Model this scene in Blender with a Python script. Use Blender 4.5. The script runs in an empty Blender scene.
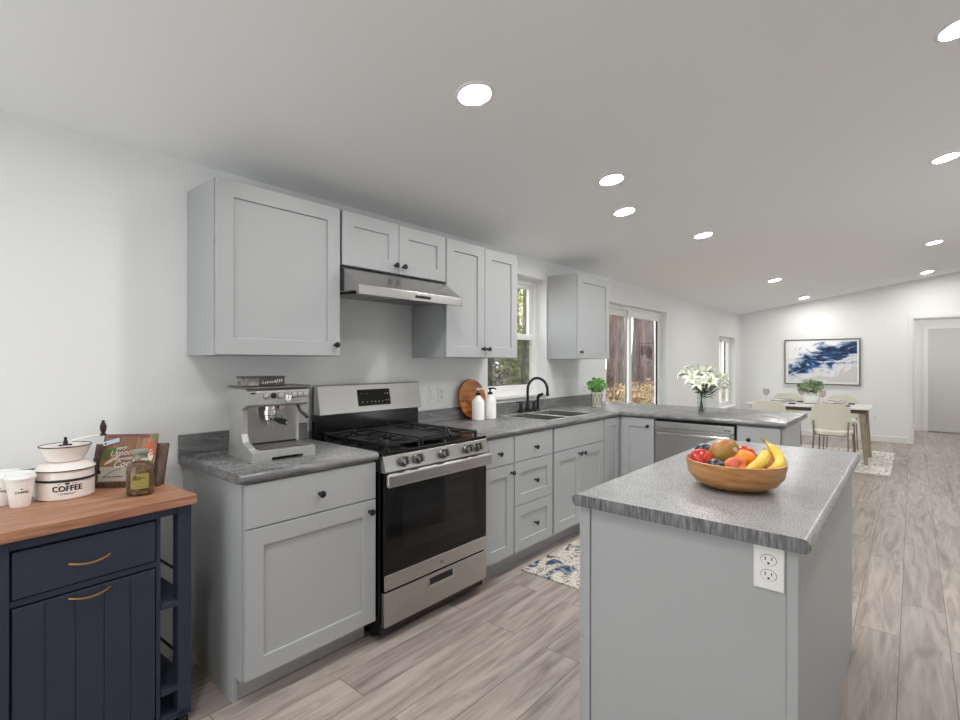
import bpy, bmesh, math, random
from mathutils import Matrix, Vector
random.seed(7)
PI = math.pi
S = bpy.context.scene
COL = S.collection

# ------------------------------------------------------------------ camera
cam_d = bpy.data.cameras.new('camera'); cam = bpy.data.objects.new('camera', cam_d); COL.objects.link(cam)
cam_d.sensor_width = 36.0; cam_d.lens = 36 * 500.7 / 960; cam_d.shift_y = 1.36 / 960
cam_d.clip_start = .05; cam_d.clip_end = 200
cam.matrix_world = (Matrix.Translation((0, -2.5652, 1.3472)) @ Matrix.Rotation(.7128 - PI / 2, 4, 'Z')
                    @ Matrix.Rotation(PI / 2, 4, 'X') @ Matrix.Rotation(.0019, 4, 'Z'))
S.camera = cam
# ------------------------------------------------------------------ world, exposure
world = bpy.data.worlds.new('overcast_sky'); S.world = world; world.use_nodes = True
bg = world.node_tree.nodes['Background']
bg.inputs[0].default_value = (.95, .97, 1.0, 1); bg.inputs[1].default_value = 3.2
S.view_settings.view_transform = 'Standard'; S.view_settings.look = 'None'
S.view_settings.gamma = 1; S.view_settings.use_curve_mapping = False
S.view_settings.exposure = 0.26
S.cycles.max_bounces = 10; S.cycles.diffuse_bounces = 6; S.cycles.glossy_bounces = 5
S.cycles.transparent_max_bounces = 16; S.cycles.caustics_reflective = False; S.cycles.caustics_refractive = False
S.cycles.sample_clamp_indirect = 6
LAMP = 228.0             # radiance of one recessed ceiling lamp's lens

# ------------------------------------------------------------------ materials
def lin(c):
    if isinstance(c, str):
        c = [int(c[i:i + 2], 16) / 255 for i in (0, 2, 4)]
        return tuple((x / 12.92 if x <= .04045 else ((x + .055) / 1.055) ** 2.4) for x in c)
    return c
def mat(name, c, rough=.5, metal=0, spec=.5, **k):
    m = bpy.data.materials.new(name); m.use_nodes = True
    b = m.node_tree.nodes['Principled BSDF']
    b.inputs['Base Color'].default_value = (*lin(c), 1)
    b.inputs['Roughness'].default_value = rough; b.inputs['Metallic'].default_value = metal
    b.inputs['Specular IOR Level'].default_value = spec
    for a, v in k.items(): b.inputs[a].default_value = v
    return m
class NT:                                   # small node helper
    def __init__(s, m): s.m = m; s.t = m.node_tree; s.b = s.t.nodes['Principled BSDF']
    def n(s, typ, **k):
        nd = s.t.nodes.new(typ)
        for a, v in k.items():
            if isinstance(v, tuple) and len(v) == 2 and hasattr(v[0], 'outputs'): s.t.links.new(v[0].outputs[v[1]], nd.inputs[a])
            elif a.startswith('i_'): nd.inputs[int(a[2:])].default_value = v
            elif a in nd.inputs: nd.inputs[a].default_value = v
            else: setattr(nd, a, v)
        return nd
    def link(s, a, ao, b, bi): s.t.links.new(a.outputs[ao], b.inputs[bi])
    def coord(s, scale=(1, 1, 1), rot=(0, 0, 0), loc=(0, 0, 0), out='Object'):
        tc = s.t.nodes.new('ShaderNodeTexCoord'); mp = s.t.nodes.new('ShaderNodeMapping')
        s.t.links.new(tc.outputs[out], mp.inputs[0])
        mp.inputs['Scale'].default_value = scale; mp.inputs['Rotation'].default_value = rot; mp.inputs['Location'].default_value = loc
        return mp
    def ramp(s, src, so, stops):
        r = s.t.nodes.new('ShaderNodeValToRGB'); s.t.links.new(src.outputs[so], r.inputs[0])
        e = r.color_ramp.elements
        while len(e) < len(stops): e.new(.5)
        for q, (p, c) in zip(e, stops): q.position = p; q.color = (*lin(c), 1)
        return r
    def bump(s, src, so, strength, dist=.01):
        b = s.t.nodes.new('ShaderNodeBump'); b.inputs['Strength'].default_value = strength; b.inputs['Distance'].default_value = dist
        s.t.links.new(src.outputs[so], b.inputs['Height']); s.t.links.new(b.outputs[0], s.b.inputs['Normal'])
def noisy(name, stops, scale=(1, 1, 1), nscale=5, detail=5, rough=.5, metal=0, bump=0, dist=.4, bdist=.01, spec=.5, rot=(0, 0, 0), **k):
    m = mat(name, stops[0][1], rough, metal, spec, **k); t = NT(m)
    c = t.coord(scale, rot); nz = t.n('ShaderNodeTexNoise', Scale=nscale, Detail=detail, Distortion=dist)
    t.link(c, 0, nz, 'Vector'); r = t.ramp(nz, 0, stops); t.link(r, 0, t.b, 'Base Color')
    if bump: t.bump(nz, 0, bump, bdist)
    return m

M = {}
def wallmat(name, c):
    m = mat(name, c, .75, spec=.25); t = NT(m); mp = t.coord((1, 1, 1))
    nz = t.n('ShaderNodeTexNoise', Scale=55.0, Detail=3.0); t.link(mp, 0, nz, 'Vector'); t.bump(nz, 0, .12, .003); return m
M['wall'] = wallmat('white_wall_paint', 'eceded')
M['ceil'] = wallmat('white_ceiling_paint', 'f4f5f5')
M['trim'] = mat('white_trim_paint', 'ecebe9', .4)
M['vinyl'] = mat('white_window_vinyl', 'eeeeec', .35)
M['cab'] = mat('grey_cabinet_paint', 'acaeb0', .42)
M['cabedge'] = mat('grey_cabinet_interior', '8d8f8e', .5)
M['toe'] = mat('toe_kick_grey', '8e908d', .5)
M['black'] = mat('matte_black_metal', '0b0b0c', .38, spec=.5)
M['iron'] = mat('cast_iron', '121213', .5)
M['blackglass'] = mat('black_glass', '030303', .06)
M['enamel'] = mat('black_enamel', '060606', .15)
M['gap'] = mat('dark_plastic', '151515', .6)
M['chrome'] = mat('polished_steel', 'd0d0d0', .12, 1)
def steel(name, c, rough, sc):
    m = mat(name, c, rough, 1); t = NT(m); mp = t.coord(sc)
    nz = t.n('ShaderNodeTexNoise', Scale=3.0, Detail=4.0); t.link(mp, 0, nz, 'Vector'); r = t.ramp(nz, 0, [(.3, tuple(q * .94 for q in lin(c))), (.7, tuple(min(1, q * 1.05) for q in lin(c)))]); t.link(r, 0, t.b, 'Base Color'); return m
M['steel'] = steel('brushed_stainless_steel', 'bebcba', .27, (2, 2, 200))
M['steelv'] = steel('satin_stainless_steel', 'a8a6a4', .33, (90, 90, 3))
M['knobsteel'] = mat('dark_satin_steel', '8a8885', .25, 1)
M['sinksteel'] = mat('sink_steel_lit', 'dcdcdb', .25, .6)  # rim and divider: the bright gleam is put into the steel colour
M['basinsteel'] = mat('sink_steel_shaded', '9c9c9b', .34, 1)  # same sink, darker: shade inside the bowls is put into the colour
M['brass'] = mat('brushed_brass', 'c39a62', .3, 1)
M['navy'] = mat('navy_blue_paint', '262e40', .5)
M['navyd'] = mat('navy_metal_rail', '161b27', .4)
M['white'] = mat('white_plastic', 'efefed', .35)
M['offwhite'] = mat('cream_paper', 'efe9e4', .6)
M['ceramic'] = mat('white_glazed_ceramic', 'f2f1ef', .15)
M['whiteenamel'] = mat('white_enamel', 'f1e9e4', .18)
M['ink'] = mat('black_ink', '121110', .6)
M['greyink'] = mat('grey_ink', '6d6a66', .6)
M['darkslot'] = mat('dark_slot', '1b1b1b', .6)

def laminate(name, a, b, c, sc, fleck=.8):
    m = mat(name, a, .26, spec=.5); t = NT(m); mp = t.coord(sc)
    n1 = t.n('ShaderNodeTexNoise', Scale=2.2, Detail=9.0, Roughness=.68, Distortion=1.6); t.link(mp, 0, n1, 'Vector')
    r1 = t.ramp(n1, 0, [(.3, a), (.5, b), (.72, c)])
    mp2 = t.coord((sc[0] * 3, sc[1] * 3, sc[2] * 3)); n2 = t.n('ShaderNodeTexNoise', Scale=16.0, Detail=6.0, Roughness=.7); t.link(mp2, 0, n2, 'Vector')
    r2 = t.ramp(n2, 0, [(.3, (.78, .78, .78)), (.7, (1.1, 1.1, 1.1))])
    mx = t.n('ShaderNodeMix', data_type='RGBA', blend_type='MULTIPLY'); mx.inputs[0].default_value = fleck
    t.link(r1, 0, mx, 6); t.link(r2, 0, mx, 7); t.link(mx, 2, t.b, 'Base Color')
    mr = t.n('ShaderNodeMapRange', i_3=.2, i_4=.36); t.link(n2, 0, mr, 0); t.link(mr, 0, t.b, 'Roughness'); return m
M['lam'] = laminate('grey_stone_laminate', '58585a', '79797a', '979798', (1.2, 3.5, 6))
M['lamisl'] = laminate('light_grey_stone_laminate', '828385', '929394', 'a4a5a5', (3.2, 4.0, 6), .5)
M['lamedge'] = noisy('dark_stone_laminate_edge', [(.3, '3c3c3e'), (.5, '68686b'), (.68, '8a8a8c')], (40, 40, 5), 3.0, 6, .4)
def floor_mat():
    m = mat('grey_oak_planks', '9a8d86', .36, spec=.4); t = NT(m); mp = t.coord((1, 1, 1))
    br = t.n('ShaderNodeTexBrick', offset=.37, offset_frequency=2, squash=1.0)
    br.inputs['Scale'].default_value = 1; br.inputs['Brick Width'].default_value = 1.22; br.inputs['Row Height'].default_value = .18
    br.inputs['Mortar Size'].default_value = .0016; br.inputs['Mortar Smooth'].default_value = .2
    br.inputs['Color1'].default_value = (.0, 0, 0, 1); br.inputs['Color2'].default_value = (1, 1, 1, 1); br.inputs['Mortar'].default_value = (.5, .5, .5, 1)
    t.link(mp, 0, br, 'Vector')
    # shift the grain from plank to plank
    ad = t.n('ShaderNodeVectorMath', operation='MULTIPLY_ADD'); t.link(br, 0, ad, 0); ad.inputs[1].default_value = (7, 3, 5); t.link(mp, 0, ad, 2)
    ms = t.n('ShaderNodeMapping'); t.link(ad, 0, ms, 0); ms.inputs['Scale'].default_value = (.9, 9, 1)
    n1 = t.n('ShaderNodeTexNoise', Scale=1.8, Detail=8.0, Roughness=.62, Distortion=1.4); t.link(ms, 0, n1, 'Vector')
    r1 = t.ramp(n1, 0, [(.3, '7c716b'), (.45, '9b9089'), (.58, 'aca19a'), (.75, 'bbb1ab')])
    tone = t.ramp(br, 0, [(0, (.86, .855, .85)), (.5, (.96, .96, .96)), (1, (1.06, 1.055, 1.05))])
    mx = t.n('ShaderNodeMix', data_type='RGBA', blend_type='MULTIPLY'); mx.inputs[0].default_value = 1
    t.link(r1, 0, mx, 6); t.link(tone, 0, mx, 7)
    dk = t.n('ShaderNodeMix', data_type='RGBA'); t.link(br, 1, dk, 0); t.link(mx, 2, dk, 6); dk.inputs[7].default_value = (*lin('5a504a'), 1)
    t.link(dk, 2, t.b, 'Base Color'); t.bump(n1, 0, .08, .003); return m
M['floor'] = floor_mat()
def butcher():
    m = mat('butcher_block_wood', 'b0846a', .42); t = NT(m); mp = t.coord((1, 1, 1))
    br = t.n('ShaderNodeTexBrick', offset=.4); br.inputs['Scale'].default_value = 1; br.inputs['Brick Width'].default_value = .9; br.inputs['Row Height'].default_value = .045
    br.inputs['Mortar Size'].default_value = .0006; br.inputs['Color1'].default_value = (0, 0, 0, 1); br.inputs['Color2'].default_value = (1, 1, 1, 1); t.link(mp, 0, br, 'Vector')
    ms = t.coord((3, 40, 40)); n1 = t.n('ShaderNodeTexNoise', Scale=2.0, Detail=6.0, Distortion=.6); t.link(ms, 0, n1, 'Vector')
    r1 = t.ramp(n1, 0, [(.3, '8e6248'), (.55, 'b58468'), (.75, 'c99c80')]); tone = t.ramp(br, 0, [(0, (.8, .76, .74)), (1, (1.08, 1.08, 1.06))])
    mx = t.n('ShaderNodeMix', data_type='RGBA', blend_type='MULTIPLY'); mx.inputs[0].default_value = 1
    t.link(r1, 0, mx, 6); t.link(tone, 0, mx, 7); t.link(mx, 2, t.b, 'Base Color'); return m
M['butcher'] = butcher()
M['darkwood'] = noisy('dark_brown_wood', [(.3, '3a2820'), (.55, '5a4236'), (.8, '705648')], (30, 30, 4), 2.5, 6, .55)
M['board'] = noisy('striped_acacia_wood', [(.28, '7a3c1e'), (.42, 'a8612f'), (.55, 'c68547'), (.66, '9a5128'), (.8, 'cf9358')], (1.2, 1.2, 15), 2.0, 4, .5)
M['boardrim'] = mat('burnt_wood_edge', '5a3420', .6)
M['bowl'] = noisy('turned_acacia_wood', [(.3, 'a06a3c'), (.5, 'bd8652'), (.7, 'cb9a68')], (6, 6, 38), 1.5, 5, .38, bump=.03)
M['tablewood'] = noisy('pale_oak', [(.3, '8f7f6c'), (.6, 'a99a86'), (.8, 'b8aa98')], (40, 40, 4), 2, 5, .5)
M['marble'] = noisy('pale_stone_top', [(.35, 'd8d6d3'), (.6, 'e6e5e2')], (1, 1, 1), 6, 6, .3)
M['darkedge'] = mat('dark_underside', '4a4540', .6)
M['cream'] = mat('cream_leatherette', 'e4e2d3', .55)
M['chairmetal'] = mat('bronze_metal', '8a8172', .35, 1)
M['rimmetal'] = mat('white_light_trim', 'f4f4f4', .4)
def emis(name, c, s):
    m = mat(name, c, .5); b = m.node_tree.nodes['Principled BSDF']
    b.inputs['Emission Color'].default_value = (*lin(c), 1); b.inputs['Emission Strength'].default_value = s; return m
M['lens'] = emis('lit_lamp_lens', 'fffdfa', LAMP)
def pane(name, refl, tint=(1, 1, 1)):
    m = bpy.data.materials.new(name); m.use_nodes = True; t = m.node_tree; t.nodes.clear()
    o = t.nodes.new('ShaderNodeOutputMaterial'); mx = t.nodes.new('ShaderNodeMixShader'); tr = t.nodes.new('ShaderNodeBsdfTransparent'); g = t.nodes.new('ShaderNodeBsdfGlossy')
    f = t.nodes.new('ShaderNodeLayerWeight'); f.inputs[0].default_value = .5
    pw = t.nodes.new('ShaderNodeMath'); pw.operation = 'POWER'; pw.inputs[1].default_value = 5
    ad = t.nodes.new('ShaderNodeMath'); ad.operation = 'MULTIPLY_ADD'; ad.inputs[1].default_value = .9; ad.inputs[2].default_value = refl
    tr.inputs[0].default_value = (*tint, 1); g.inputs['Roughness'].default_value = .02
    t.links.new(f.outputs['Facing'], pw.inputs[0]); t.links.new(pw.outputs[0], ad.inputs[0])
    t.links.new(ad.outputs[0], mx.inputs[0]); t.links.new(tr.outputs[0], mx.inputs[1]); t.links.new(g.outputs[0], mx.inputs[2]); t.links.new(mx.outputs[0], o.inputs[0])
    return m
M['pane'] = pane('window_glass', .03, (.95, .97, .96))
M['clear'] = pane('clear_glass', .05, (.93, .95, .94))
M['pink'] = pane('smoky_pink_glass', .06, (.9, .86, .86))
def screen():
    m = bpy.data.materials.new('insect_screen_mesh'); m.use_nodes = True; t = m.node_tree; t.nodes.clear()
    o = t.nodes.new('ShaderNodeOutputMaterial'); mx = t.nodes.new('ShaderNodeMixShader'); tr = t.nodes.new('ShaderNodeBsdfTransparent'); g = t.nodes.new('ShaderNodeBsdfDiffuse')
    g.inputs[0].default_value = (.10, .10, .105, 1); mx.inputs[0].default_value = .45
    t.links.new(tr.outputs[0], mx.inputs[1]); t.links.new(g.outputs[0], mx.inputs[2]); t.links.new(mx.outputs[0], o.inputs[0]); return m
M['screen'] = screen()
def leafmat(name, a, b, rough=.55):
    return noisy(name, [(.35, a), (.65, b)], (1, 1, 1), 9, 2, rough)
M['herb'] = leafmat('bright_green_leaves', '3f8a3a', '7fbf62')
M['leaf'] = leafmat('dark_green_leaves', '3c5a33', '6c8a4a')
M['sage'] = leafmat('pale_green_leaves', '55704a', '93a878')
M['stem'] = mat('green_stem', '2f4527', .5)
M['petal'] = mat('white_petal', 'eceee0', .5)
M['petalg'] = mat('greenish_white_bud', 'ccd4ac', .5)
M['bark'] = noisy('reddish_brown_bark', [(.3, '2e2020'), (.55, '5f4442'), (.75, '85706b')], (6, 6, .8), 3, 6, .9, bump=.6, bdist=.05)
M['barkg'] = noisy('grey_brown_bark', [(.3, '2b2724'), (.55, '5c544e'), (.75, '94897f')], (6, 6, .8), 3, 6, .9, bump=.6, bdist=.05)
M['needles'] = leafmat('forest_foliage', '4c5a2c', '93a04e', .8)
M['needles2'] = leafmat('yellow_green_foliage', '7d8a3c', 'c9cf8a', .8)
M['brush'] = leafmat('dry_golden_brush', '6a5238', 'c9a97a', .9)
M['brushg'] = leafmat('grey_green_brush', '4b4d44', '83857a', .9)
M['twig'] = mat('pale_twig', 'a8978a', .9)
M['duff'] = noisy('forest_floor', [(.3, '5a4c3e'), (.5, '8a7860'), (.7, 'b59e7c')], (1, 1, 1), 3, 8, .95, bump=.5, bdist=.05)

# ------------------------------------------------------------------ mesh builder
class MB:
    def __init__(s, xf=None): s.v = []; s.f = []; s.mi = []; s.xf = xf or Matrix.Identity(4)
    def add(s, vs, fs, mi=0):
        o = len(s.v)
        for p in vs: s.v.append(tuple(s.xf @ Vector(p)))
        for f in fs: s.f.append(tuple(o + i for i in f)); s.mi.append(mi)
        return s
    def box(s, x0, x1, y0, y1, z0, z1, mi=0):
        x0, x1 = sorted((x0, x1)); y0, y1 = sorted((y0, y1)); z0, z1 = sorted((z0, z1))
        return s.add([(x0, y0, z0), (x1, y0, z0), (x1, y1, z0), (x0, y1, z0), (x0, y0, z1), (x1, y0, z1), (x1, y1, z1), (x0, y1, z1)],
                     [(0, 3, 2, 1), (4, 5, 6, 7), (0, 1, 5, 4), (1, 2, 6, 5), (2, 3, 7, 6), (3, 0, 4, 7)], mi)
    def prism(s, poly, axis, a0, a1, mi=0):           # poly in the two other axes, in x<y<z order
        n = len(poly)
        def P(p, a):
            return (a, p[0], p[1]) if axis == 'x' else (p[0], a, p[1]) if axis == 'y' else (p[0], p[1], a)
        vs = [P(p, a0) for p in poly] + [P(p, a1) for p in poly]
        fs = [(i, (i + 1) % n, n + (i + 1) % n, n + i) for i in range(n)]
        ar = sum(poly[i][0] * poly[(i + 1) % n][1] - poly[(i + 1) % n][0] * poly[i][1] for i in range(n))
        fs += [tuple(range(n)), tuple(range(2 * n - 1, n - 1, -1))]
        flip = (ar > 0) != (axis == 'y')
        if a1 < a0: flip = not flip
        if flip: fs = [f if len(f) == 4 and i < n else f[::-1] for i, f in enumerate(fs)]
        else: fs = [f[::-1] if i < n else f for i, f in enumerate(fs)]
        return s.add(vs, fs, mi)
    def lathe(s, prof, c=(0, 0, 0), axis='z', seg=32, mi=0, sx=1, sy=1, cap=True):
        vs = []; fs = []; n = len(prof)
        for r, h in prof:
            for k in range(seg):
                a = 2 * PI * k / seg; x, y = r * math.cos(a) * sx, r * math.sin(a) * sy
                p = (x, y, h) if axis == 'z' else (x, -h, y) if axis == '-y' else (-h, -x, y) if axis == '-x' else (h, x, y)
                vs.append((p[0] + c[0], p[1] + c[1], p[2] + c[2]))
        for i in range(n - 1):
            for k in range(seg):
                a, b = i * seg + k, i * seg + (k + 1) % seg
                fs.append((a, b, b + seg, a + seg))
        if cap:
            fs.append(tuple(range(seg - 1, -1, -1))); fs.append(tuple((n - 1) * seg + k for k in range(seg)))
        return s.add(vs, fs, mi)
    def ring(s, R, r, c=(0, 0, 0), seg=40, k=8, mi=0, axis='z', sx=1, sy=1):
        vs = []; fs = []
        for i in range(seg):
            a = 2 * PI * i / seg
            for j in range(k):
                b = 2 * PI * j / k; q = R + r * math.cos(b); x, y, h = q * math.cos(a) * sx, q * math.sin(a) * sy, r * math.sin(b)
                p = (x, y, h) if axis == 'z' else (x, -h, y) if axis == '-y' else (h, x, y)
                vs.append((p[0] + c[0], p[1] + c[1], p[2] + c[2]))
        for i in range(seg):
            for j in range(k):
                fs.append((i * k + j, ((i + 1) % seg) * k + j, ((i + 1) % seg) * k + (j + 1) % k, i * k + (j + 1) % k))
        return s.add(vs, fs, mi)
    def tube(s, pts, r, seg=10, mi=0, caps=True):
        pts = [Vector(p) for p in pts]; n = len(pts); rs = r if isinstance(r, (list, tuple)) else [r] * n
        vs = []; fs = []; up = None
        for i, p in enumerate(pts):
            d = (pts[min(i + 1, n - 1)] - pts[max(i - 1, 0)])
            if d.length < 1e-9: d = Vector((0, 0, 1))
            d.normalize()
            if up is None:
                a = Vector((0, 0, 1)) if abs(d.z) < .9 else Vector((1, 0, 0)); up = (a - d * a.dot(d)).normalized()
            else:
                up = up - d * up.dot(d)
                up = up.normalized() if up.length > 1e-6 else d.orthogonal().normalized()
            q = d.cross(up)
            for k in range(seg):
                a = 2 * PI * k / seg; vs.append(p + up * (math.cos(a) * rs[i]) + q * (math.sin(a) * rs[i]))
        for i in range(n - 1):
            for k in range(seg):
                a, b = i * seg + k, i * seg + (k + 1) % seg; fs.append((a, b, b + seg, a + seg))
        if caps: fs.append(tuple(range(seg - 1, -1, -1))); fs.append(tuple((n - 1) * seg + k for k in range(seg)))
        return s.add(vs, fs, mi)
    def ball(s, c, r, seg=20, rings=12, mi=0, f=None):
        rx, ry, rz = r if isinstance(r, tuple) else (r, r, r); vs = []; fs = []
        for i in range(rings + 1):
            t = PI * i / rings
            for k in range(seg):
                a = 2 * PI * k / seg; u = Vector((math.sin(t) * math.cos(a), math.sin(t) * math.sin(a), -math.cos(t)))
                w = f(u) if f else 1
                vs.append((c[0] + u.x * rx * w, c[1] + u.y * ry * w, c[2] + u.z * rz * w))
        for i in range(rings):
            for k in range(seg):
                a, b = i * seg + k, i * seg + (k + 1) % seg; fs.append((a, b, b + seg, a + seg))
        return s.add(vs, fs, mi)
    def loft(s, rings, mi=0, caps=True):
        n = len(rings[0]); vs = [p for r in rings for p in r]; fs = []
        for i in range(len(rings) - 1):
            for k in range(n):
                a, b = i * n + k, i * n + (k + 1) % n; fs.append((a, b, b + n, a + n))
        if caps: fs.append(tuple(range(n - 1, -1, -1))); fs.append(tuple((len(rings) - 1) * n + k for k in range(n)))
        return s.add(vs, fs, mi)
    def build(s, name, m, parent=None, bev=0, smooth=False, seg=2, loc=None, ang=38, fix=True):
        me = bpy.data.meshes.new(name); me.from_pydata(s.v, [], s.f); me.update()
        if fix:
            bm = bmesh.new(); bm.from_mesh(me); bmesh.ops.recalc_face_normals(bm, faces=bm.faces); bm.to_mesh(me); bm.free()
        ms = m if isinstance(m, list) else [m]
        for q in ms: me.materials.append(M[q] if isinstance(q, str) else q)
        if len(ms) > 1: me.polygons.foreach_set('material_index', s.mi)
        if smooth:
            me.polygons.foreach_set('use_smooth', [True] * len(me.polygons)); me.set_sharp_from_angle(angle=math.radians(ang))
        o = bpy.data.objects.new(name, me); COL.objects.link(o)
        if parent: o.parent = parent
        if loc: o.location = loc
        if bev:
            b = o.modifiers.new('bevel', 'BEVEL'); b.width = bev; b.segments = seg; b.limit_method = 'ANGLE'; b.angle_limit = math.radians(40)
        return o
def tag(o, label, cat, group=None, kind=None):
    if label: o['label'] = label
    if cat: o['category'] = cat
    if group: o['group'] = group
    if kind: o['kind'] = kind
    return o
def thing(name, label, cat, loc=(0, 0, 0), rz=0, group=None):
    o = bpy.data.objects.new(name, None); COL.objects.link(o); o.empty_display_size = .1
    o.location = loc; o.rotation_euler = (0, 0, rz); return tag(o, label, cat, group)
def struct(name, mb, m, parent=None, **k):
    o = mb.build(name, m, parent, **k)
    if not parent: o['kind'] = 'structure'
    return o
def dup(root, loc=None, rz=None, label=None, group=None):
    r = root.copy(); COL.objects.link(r)
    if loc is not None: r.location = loc
    if rz is not None: r.rotation_euler = (0, 0, rz)
    if label: r['label'] = label
    if group: r['group'] = group
    for ch in list(root.children):
        c = ch.copy(); COL.objects.link(c); c.parent = r
        for g in list(ch.children):
            d = g.copy(); COL.objects.link(d); d.parent = c
    return r
_tc = {}
def text_geo(txt, size, shear=0):
    key = (txt, size, shear)
    if key in _tc: return _tc[key]
    cu = bpy.data.curves.new('lettering', 'FONT'); cu.body = txt; cu.size = size; cu.align_x = 'CENTER'; cu.align_y = 'CENTER'; cu.shear = shear
    cu.resolution_u = 3
    ob = bpy.data.objects.new('lettering', cu); COL.objects.link(ob); bpy.context.view_layer.update()
    me = ob.evaluated_get(bpy.context.evaluated_depsgraph_get()).to_mesh()
    r = ([tuple(v.co) for v in me.vertices], [tuple(p.vertices) for p in me.polygons])
    bpy.data.objects.remove(ob); bpy.data.curves.remove(cu); _tc[key] = r
    return r
def text(mb, txt, size, fn, mi=0, bold=0, shear=0):      # fn maps flat (u, v) onto the surface
    vs, fs = text_geo(txt, size, shear)
    mb.add([fn(x, y) for x, y, z in vs], fs, mi)
    if bold:
        mb.add([fn(x + bold, y) for x, y, z in vs], fs, mi); mb.add([fn(x, y + bold * .7) for x, y, z in vs], fs, mi)
    return mb
def P(x, d, z): return (x, -d, z)                # d: distance out from the cabinet wall

# ================================================================== THE ROOM
CE = lambda d: 2.277 + .1587 * d                 # sloping ceiling
XF, XB, DR = 10.85, -1.6, 5.6
T = .16
mb = MB(); mb.box(XB - T, 17, T, -DR - T, -.12, 0); struct('floor', mb, 'floor')
# cabinet wall with a window, a patio door and a second window
W1 = (3.06, 3.90, 1.055, 2.10); DO = (5.09, 6.91, 0.0, 2.02); W2 = (9.36, 10.42, .52, 1.80)
mb = MB(); HT = 2.40
xs = [XB - T, W1[0], W1[1], DO[0], DO[1], W2[0], W2[1], XF + .14]
for i in range(0, 8, 2): mb.box(xs[i], xs[i + 1], 0, T, 0, HT)
mb.box(W1[0], W1[1], 0, T, 0, W1[2]); mb.box(W1[0], W1[1], 0, T, W1[3], HT)
mb.box(DO[0], DO[1], 0, T, DO[3], HT); mb.box(W2[0], W2[1], 0, T, 0, W2[2]); mb.box(W2[0], W2[1], 0, T, W2[3], HT)
struct('wall_left', mb, 'wall')
# far wall with a cased opening
OD0, OD1, OZ = 2.565, 4.1, 2.06
mb = MB()
def slab_x(x0, x1, d0, d1, zb, zt=None):         # wall piece facing along x under the sloping ceiling
    mb.prism([(-d0, zb), (-d1, zb), (-d1, (zt or CE(d1) + .02)), (-d0, (zt or CE(d0) + .02))], 'x', x0, x1)
slab_x(XF, XF + .14, 0, OD0, 0); slab_x(XF, XF + .14, OD1, DR, 0); slab_x(XF, XF + .14, OD0, OD1, OZ)
struct('wall_far', mb, 'wall')
RW = [(.4, 2.2)]                                 # wall behind the camera: one tall unseen window, added for fill daylight
mb = MB(); e = [-T] + [q for w in RW for q in w] + [DR + T]
for i in range(0, len(e), 2): slab_x(XB - T, XB, e[i], e[i + 1], 0)
for a, b in RW: slab_x(XB - T, XB, a, b, 2.15); mb.box(XB - T, XB, -a, -b, 0, .2)
struct('wall_back', mb, 'wall')
WX = (4.4, 6.4)                                  # wide patio opening on the unseen right side, added to brighten the ceiling
mb = MB(); mb.box(XB - T, WX[0], -DR, -DR - T, 0, CE(DR) + .05); mb.box(WX[1], XF + .14, -DR, -DR - T, 0, CE(DR) + .05); mb.box(WX[0], WX[1], -DR, -DR - T, 2.2, CE(DR) + .05); mb.box(WX[0], WX[1], -DR, -DR - T, 0, .06)
struct('wall_right', mb, 'wall')
fr = MB()
for k in range(4):
    xx = WX[0] + k * (WX[1] - WX[0] - .07) / 3; fr.box(xx, xx + .07, -DR - .03, -DR - .1, .06, 2.2)
fr.box(WX[0] + .07, WX[1] - .07, -DR - .04, -DR - .09, .06, .13); fr.box(WX[0] + .07, WX[1] - .07, -DR - .04, -DR - .09, 2.13, 2.2)
f = struct('added_door_3', fr, 'vinyl'); MB().box(WX[0] + .07, WX[1] - .07, -DR - .06, -DR - .066, .13, 2.13).build('pane', 'pane', f)  # glazed door out of view, added as a daylight source
for i, (a, b) in enumerate(RW):
    fr = MB(); z0, z1 = .2, 2.15
    for d0, d1 in ((a, a + .07), ((a + b) / 2 - .04, (a + b) / 2 + .04), (b - .07, b)): fr.box(XB - .1, XB - .03, -d0, -d1, z0, z1)
    fr.box(XB - .1, XB - .03, -a, -b, z0, z0 + .07); fr.box(XB - .1, XB - .03, -a, -b, z1 - .07, z1)
    f = struct('window_%d' % (i + 3), fr, 'vinyl', bev=.003)  # out-of-view window, added so daylight fills the room
    MB().box(XB - .066, XB - .06, -a - .07, -b + .07, z0 + .07, z1 - .07).build('pane', 'pane', f)
mb = MB(); mb.prism([(T, CE(-T)), (-DR - T, CE(DR + T)), (-DR - T, CE(DR + T) + .15), (T, CE(-T) + .15)], 'x', XB - T, XF + .14)
struct('ceiling', mb, 'ceil')
# hallway behind the opening
mb = MB(); mb.box(13.1, 13.22, -1.6, -6.0, 0, 2.5); struct('wall_hall_end', mb, 'wall')
mb = MB(); mb.box(XF + .14, 13.22, -1.6, -1.48, 0, 2.5); struct('wall_hall_left', mb, 'wall')
mb = MB(); mb.box(XF + .14, 13.22, -5.0, -5.1, 0, 2.5); struct('wall_hall_right', mb, 'wall')
mb = MB(); mb.box(XF + .14, 13.22, -1.48, -5.1, 2.45, 2.55); struct('ceiling_hall', mb, 'ceil')
M['halldoor'] = mat('grey_white_door_paint', 'cfcecd', .5)
d2 = struct('door_2', MB().box(13.06, 13.1, -2.79, -3.75, .01, 1.99), 'halldoor', bev=.002)
mb = MB(); mb.box(13.05, 13.1, -2.72, -2.79, 0, 2.06); mb.box(13.05, 13.1, -3.75, -3.82, 0, 2.06); mb.box(13.05, 13.1, -2.79, -3.75, 1.99, 2.06)
struct('trim_2', mb, 'trim', bev=.003)
kb = MB(); kb.lathe([(.022, 0), (.022, .006), (.009, .008), (.009, .03), (.024, .04), (.028, .052), (.022, .064), (.004, .068)], (13.06, -3.68, .95), '-x', 16)
kb.build('door_knob', 'steelv', d2, smooth=True)
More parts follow.
